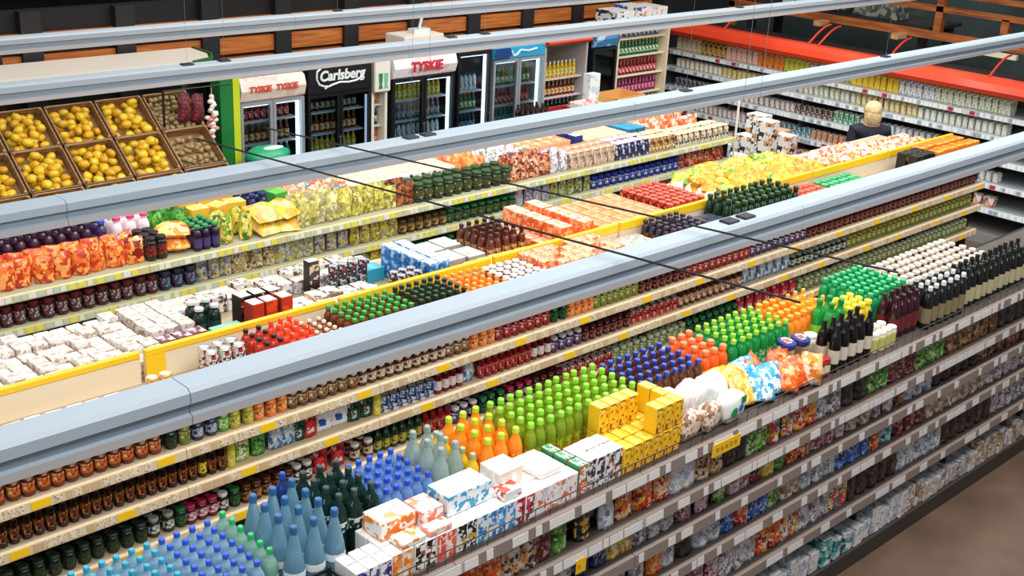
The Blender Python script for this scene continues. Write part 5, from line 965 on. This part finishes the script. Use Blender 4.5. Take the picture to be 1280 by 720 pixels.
MB().prism([(q, z) for q, z in prof], 'y', -3.0, 2.9, mat('#e5482a', .28)).build('curved_hood', cn)
for yy in (1.85, .45, .30, -.75, -2.1):
    a = MB(); pr_ = None
    for i in range(7):
        t_ = i/6; q = (-.04+.50*t_, yy, .19+.22*math.sin(t_*PI/2))
        if pr_: a.tube(pr_, q, .014, mat('#d8402c', .3))
        pr_ = q
    a.build('arched_bracket', cn)
MB().box(.1, .75, -3.0, 2.9, .10, .13, mat('#241c1a', .6)).build('case_roof', cn)
tag(cn, 'long glossy red-orange canopy hood over the right wall case', 'canopy')
gw = lambda u0, u1, proto, ph, cat, dx, z, v0=14.36, v1=14.52, **k: grid(proto, ph, cat, ph.split(',')[0]+'s', u0, u1, v0, v1, z+.001, dx, dx, far='x', **k)
def ct(cols, w=.075, h=.2, top='#f0ece4'): return carton('juice_carton', w, .08, h, pmat(cols, 24), mat(top), bev=.004)
w1 = [(-11.35, -10.9, ct(('#efe0c0', '#d9b06a', '#f3ead4')), 'cream carton'), (-10.9, -10.45, ct(('#d9b05a', '#4a2a1c', '#e6c88a')), 'gold and brown carton'), (-10.45, -9.9, ct(('#f0c9b4', '#e6a08a', '#f5e0d4')), 'pale pink carton'), (-9.9, -9.45, ct(('#ee8a3a', '#f3b06a', '#d9642a')), 'orange carton'), (-9.45, -9.05, ct(('#d9d03a', '#8ab83a', '#f0e88a')), 'yellow-green carton'), (-9.05, -8.4, ct(('#efe9d4', '#c9b88a', '#8a7a5a')), 'ivory carton'), (-8.4, -7.7, ct(('#f0d02a', '#e0b81c', '#f5e67a')), 'sunny yellow carton'), (-7.7, -7.2, ct(('#eef0ea', '#7aa0c0', '#f5f5f0')), 'white and blue carton'), (-7.2, -6.2, ct(('#dfe6d8', '#8ab05a', '#f3f3ec')), 'white and green carton')]
for a, c, pr_, ph in w1: gw(a, c, pr_, ph+', right wall top shelf', 'carton', .085, 1.60)
tb_ = lambda cols, h=.12, r=.036: can('yoghurt_pot', h, r, pmat(cols, 30), mat('#eeece6'), 10)
w2 = [(-11.35, -10.5, tb_(('#efe6d0', '#c9b890', '#f3efe2')), 'cream pot'), (-10.5, -9.9, tb_(('#e6d070', '#efe6c8', '#c9b04a')), 'straw yellow pot'), (-9.9, -9.2, tb_(('#3a7a4a', '#dfe6d8', '#7aa86a')), 'green-white pot'), (-9.2, -8.3, tb_(('#efece4', '#9cb87a', '#c9c4b8'), .16), 'tall white pot'), (-8.3, -7.4, tb_(('#e6ddc0', '#8aa06a', '#f0c87a'), .17), 'tall sage pot'), (-7.4, -6.2, tb_(('#f0f0ea', '#b5c8a0', '#e6e6dc'), .14), 'milky pot')]
for a, c, pr_, ph in w2: gw(a, c, pr_, ph+', right wall second shelf', 'pot', .085, 1.35)
w3 = [(-11.35, -10.6, tb_(('#3a3a40', '#c9ccd0', '#6a6a70')), 'charcoal pot'), (-10.6, -9.9, tb_(('#e6ddd4', '#b59a8a', '#f3efe9')), 'beige pot'), (-9.9, -9.2, tb_(('#cfc4bc', '#7a4a44', '#efe9e2')), 'rosy brown pot'), (-9.2, -8.6, tb_(('#3a2428', '#8a5a5a', '#d9ccc8')), 'dark brown pot'), (-8.6, -8.2, tb_(('#2a8a5a', '#8ac0a0', '#dfeee6'), .15), 'green pot'), (-8.2, -7.5, tb_(('#cfd4d6', '#8a949a', '#eef0f0')), 'light grey pot'), (-7.5, -6.2, tb_(('#b5bcb8', '#5a6a62', '#e6eae8')), 'grey-green pot')]
for a, c, pr_, ph in w3: gw(a, c, pr_, ph+', right wall third shelf', 'pot', .085, 1.06)
w4 = [(-11.35, -10.0, tb_(('#d9d4d0', '#a05a4a', '#efe9e4')), 'brick and white pot'), (-10.0, -9.4, tb_(('#e6845a', '#f3c0a0', '#c9502c')), 'salmon orange pot'), (-9.4, -8.9, tb_(('#2a6a7a', '#7ab0bc', '#dfeaec')), 'petrol blue pot'), (-8.9, -8.3, tb_(('#e0a07a', '#f0dcc8', '#a5603c')), 'apricot pot'), (-8.3, -7.6, tb_(('#8aa8b8', '#d9e4ea', '#5a7484')), 'blue-grey pot'), (-7.6, -6.2, tb_(('#d9d9d4', '#9a9a94', '#f0f0ec')), 'pale ash pot')]
for a, c, pr_, ph in w4: gw(a, c, pr_, ph+', right wall fourth shelf', 'pot', .085, .76)
gw(-11.3, -6.2, carton('cheese_box', .14, .12, .12, pmat(('#efe9e0', '#d9a05a', '#4a7a9a', '#f3efe9', '#c94a3a'), 14), mat('#efece6')), 'mixed print box, right wall lowest shelf', 'box', .16, .45)
# timber frame behind the canopy
BM = wood_mat('#7a3c18', '#b5682e', 2, 1)
pg = empty('timber_frame', (15.25, 9.2, 0))
MB().box(-.05, .05, -4.2, 1.9, 2.22, 2.32, BM).build('long_beam', pg); MB().box(-.05, .05, -4.2, .6, 2.58, 2.65, BM).build('long_beam', pg); MB().box(-.04, .04, -4.2, .9, 2.78, 2.84, BM).build('long_beam', pg)
for yy, z0, z1 in ((1.85, 0, 2.3), (-1.45, 2.32, 2.78), (-3.6, 0, 2.85), (-2.35, 2.42, 2.6)): MB().box(-.05, .05, yy-.05, yy+.05, z0, z1, BM).build('upright_post', pg)
for yy in (1.3, .2, -1.0): MB().box(-.3, -.05, yy-.05, yy+.05, 2.18, 2.25, wood_mat('#a5683a', '#d9a878', 2)).build('short_rafter', pg)
MB().box(-.12, -.06, -2.6, -1.7, 2.14, 2.2, mat('#e3d6b8', .5)).build('pale_batten', pg)
tag(pg, 'brown timber beam frame behind the red-orange canopy', 'timber frame')
for i, (yy, zz, w_, h_) in enumerate(((9.75, 2.36, .5, .42), (10.3, 2.36, .3, .35), (8.9, 2.36, .7, .3))):
    o = carton('stored_box', .3, w_, h_, pmat((('#4a6a84', '#9ab0c4', '#1c2a3a'), ('#2c3a44', '#c9d4da', '#1c2228'), ('#6a7a70', '#a5ada4', '#4a544c'))[i], 8), mat('#5a6a70')); o.location = (15.75, yy, 2.0+.325)
    tag(o, ('blue-grey stored box behind the timber frame, middle', 'dark pale-marked stored box behind the timber frame, farthest', 'wide grey-green stored box behind the timber frame, nearest')[i], 'box', 'stored boxes behind the beams')
pl = MB().box(15.45, 16.4, 8.0, 11.0, 2.27, 2.32, mat('#2a2422', .6)); 
for yy in (8.1, 10.9): pl.box(16.2, 16.3, yy-.05, yy+.05, 0, 2.27, mat('#2a2422', .6)); pl.box(15.5, 15.6, yy-.05, yy+.05, 0, 2.27, mat('#2a2422', .6))
tag(pl.build('storage_ledge'), 'dark storage ledge high behind the timber frame', 'ledge')

# ------------------------------------------------------------------ white pole and floor displays before the case
pe = empty('display_pole', (11.42, 8.05, 0)); MB().lathe([(.11, 0), (.11, .015), (.02, .03)], mat('#d9d9d6', .4), 14).build('foot', pe); MB().lathe([(.014, .03), (.014, 1.92)], mat('#efe6dc', .35), 10).build('tube', pe); MB().lathe([(.018, 1.9), (.018, 1.94)], mat('#c9ccd0'), 10).build('end_cap', pe)
tag(pe, 'thin white upright pole at the right end of the far run', 'pole')
def pallet(x, y, nx, ny, nz, w_, d_, h_, m, top, ph, group):
    r = empty('pallet', (x, y, 0)); W = nx*w_; D_ = ny*d_
    for k in range(5): MB().box(k*W/5+.01, (k+1)*W/5-.01, 0, D_, .1, .12, CW).build('deck_board', r)
    for k in range(3): MB().box(0, W, k*(D_-.08)/2, k*(D_-.08)/2+.08, 0, .1, CW).build('runner', r)
    tag(r, 'wooden pallet under the stack of '+ph+'es' if ph.endswith('box') else 'wooden pallet under the stack of '+ph+'s', 'pallet')
    g = carton('stacked_box', w_*.96, d_*.96, h_*.985, m, top, bev=.005)
    grid(g, ph+' on the pallet display', 'box', group, x, x+W, y, y+D_, .121, w_, d_, jx=.02, jr=.02, levels=lambda i, j, a, b_: nz-(i*2+j) % 3, dz=h_)
pallet(11.75, 8.45, 3, 2, 5, .2, .26, .2, pmat(('#dfe6e8', '#2a8a94', '#f0f0ee', '#c9ced0', '#1f6a74'), 11), mat('#e9e6e4'), 'teal and white box', 'teal and white boxes')
pallet(12.55, 8.35, 3, 2, 5, .22, .26, .24, pmat(('#f0eeea', '#2c3440', '#e0a05a', '#f5f3f0'), 9), mat('#f1efeb'), 'white box with dark print', 'white boxes with dark print')
pallet(12.3, 9.3, 3, 2, 4, .24, .26, .22, pmat(('#efe6e2', '#d94a3a', '#f5f0ec', '#9ab5c0'), 9), mat('#f3eee9'), 'white box with red print', 'white boxes with red print')
pallet(13.25, 8.5, 2, 2, 4, .22, .26, .22, pmat(('#e6a06a', '#f3dcc0', '#c9603a', '#f0ece6'), 9), mat('#f0c090'), 'orange-printed box', 'orange-printed boxes')

# ------------------------------------------------------------------ the customer in the dark jacket
def skinned(name, J_, E_, mat_, parent=None, sub=2, root=0):
    me = bpy.data.meshes.new(name); me.from_pydata([j[0] for j in J_], E_, []); me.materials.append(mat_)
    o = bpy.data.objects.new(name, me); C.objects.link(o)
    o.modifiers.new('s', 'SKIN'); 
    for i, j in enumerate(J_):
        r_ = j[1]; me.skin_vertices[0].data[i].radius = r_ if isinstance(r_, tuple) else (r_, r_)
    me.skin_vertices[0].data[root].use_root = True
    md = o.modifiers.new('u', 'SUBSURF'); md.levels = sub; md.render_levels = sub
    dg = bpy.context.evaluated_depsgraph_get(); dg.update(); m2 = bpy.data.meshes.new_from_object(o.evaluated_get(dg)); o.modifiers.clear(); o.data = m2
    for p_ in m2.polygons: p_.use_smooth = True
    if len(m2.materials) == 0: m2.materials.append(mat_)
    if parent is not None: o.parent = parent
    return o
SKIN = mat('#d9a688', .5); JK = mat('#151a2c', .75, noise=14); TR = mat('#20242c', .8)
J_ = [((0, 0, .93), (.15, .11)), ((0, 0, 1.12), (.14, .10)), ((0, -.01, 1.30), (.165, .11)), ((0, 0, 1.40), (.10, .08)), ((0, 0, 1.46), (.052, .055)), ((0, -.02, 1.53), (.07, .085)), ((0, -.02, 1.60), (.072, .088)), ((0, -.01, 1.645), (.045, .055))]
E_ = [(i, i+1) for i in range(7)]
for s in (-1, 1):
    k = len(J_); J_ += [((s*.17, 0, 1.36), (.055, .055)), ((s*.225, .03, 1.12), (.042, .042)), ((s*.20, -.16, .98), (.034, .034)), ((s*.17, -.26, .99), (.024, .032)), ((s*.16, -.32, .985), (.018, .04))]
    E_ += [(3, k), (k, k+1), (k+1, k+2), (k+2, k+3), (k+3, k+4)]
    for f in range(4):
        kk = len(J_); bx_ = s*(.128+.021*f); ln = (.055, .068, .072, .060)[f]
        J_ += [((bx_, -.345, .985), (.0095, .0095)), ((bx_, -.345-ln*.55, .978), (.009, .009)), ((bx_, -.345-ln*.9, .955), (.008, .008))]; E_ += [(k+4, kk), (kk, kk+1), (kk+1, kk+2)]
    kk = len(J_); J_ += [((s*.125, -.29, .985), (.012, .012)), ((s*.10, -.32, .975), (.010, .010)), ((s*.095, -.345, .965), (.008, .008))]; E_ += [(k+3, kk), (kk, kk+1), (kk+1, kk+2)]
    k = len(J_); J_ += [((s*.09, 0, .86), (.085, .09)), ((s*.10, -.01, .48), (.055, .06)), ((s*.10, .02, .10), (.038, .042)), ((s*.105, -.05, .04), (.035, .03)), ((s*.11, -.14, .03), (.035, .022))]
    E_ += [(0, k), (k, k+1), (k+1, k+2), (k+2, k+3), (k+3, k+4)]
person = skinned('person', J_, E_, SKIN)
fc = MB(); fc.blob(.012, .02, .018, SKIN, 0, -.112, 1.555, n=8); 
for s in (-1, 1): fc.blob(.009, .006, .006, mat('#f3f0ea'), s*.03, -.098, 1.585, n=8); fc.blob(.014, .02, .03, SKIN, s*.075, .0, 1.56, n=8)
fc.blob(.024, .006, .006, mat('#a5544a'), 0, -.1, 1.515, n=8); fc.build('face_details', person)
J2 = [((0, 0, .84), (.185, .14)), ((0, 0, 1.0), (.175, .13)), ((0, 0, 1.12), (.165, .125)), ((0, -.005, 1.30), (.195, .135)), ((0, .005, 1.40), (.13, .095)), ((0, .01, 1.455), (.072, .07))]
E2 = [(i, i+1) for i in range(5)]
for s in (-1, 1):
    k = len(J2); J2 += [((s*.185, 0, 1.36), (.078, .078)), ((s*.235, .03, 1.12), (.062, .062)), ((s*.212, -.14, .99), (.05, .05)), ((s*.19, -.20, .985), (.045, .045))]; E2 += [(4, k), (k, k+1), (k+1, k+2), (k+2, k+3)]
skinned('jacket', J2, E2, JK, person)
J3 = [((0, 0, .92), (.155, .125))]; E3 = []
for s in (-1, 1):
    k = len(J3); J3 += [((s*.092, 0, .82), (.10, .105)), ((s*.10, -.01, .48), (.074, .08)), ((s*.10, .02, .09), (.062, .066))]; E3 += [(0, k), (k, k+1), (k+1, k+2)]
skinned('trousers', J3, E3, TR, person)
HR = mat('#d9bd8c', .6, noise=30); HR2 = mat('#c9a56a', .6)
h = MB(); h.blob(.104, .112, .105, HR, 0, .012, 1.60, n=16, k=10, wob=.03)
h.blob(.092, .055, .10, HR, 0, .07, 1.53, n=14, k=8, wob=.05, seed=2)
for i in range(22):
    a = PI*(i/21)*.96+.06; x_ = math.cos(a)*.092; y_ = .02+math.sin(a)*.085
    h.tube((x_*.9, y_*.95, 1.62), (x_, y_, 1.52), .014, HR2 if i % 3 == 0 else HR); h.tube((x_, y_, 1.52), (x_*.86, y_*.9, 1.445+.01*(i % 2)), .012, HR2 if i % 4 == 0 else HR)
h.build('hair', person)
for s in (-1, 1): MB().box(s*.107-.045, s*.107+.045, -.19, .07, 0, .075, mat('#1a1718', .5), bev=.02).build('shoe', person)
person.location = (13.0, 7.25, .0); person.rotation_euler = (0, 0, math.radians(140)); person.scale = (1.03, 1.03, 1.03)
tag(person, 'person with blond hair in a dark navy jacket, seen from behind', 'person')

# ------------------------------------------------------------------ drop prototypes that no place on a shelf was found for
for o in [q for q in bpy.data.objects if q.parent is None and q.type in ('MESH', 'EMPTY')]:
    if 'label' not in o.keys() and 'kind' not in o.keys():
        print('unused prototype', o.name)
        for ch in [q for q in bpy.data.objects if q.parent == o]: bpy.data.objects.remove(ch)
        bpy.data.objects.remove(o)
for o in bpy.data.objects:
    if 'placed' in o.keys(): del o['placed']
print('objects', len(bpy.data.objects))
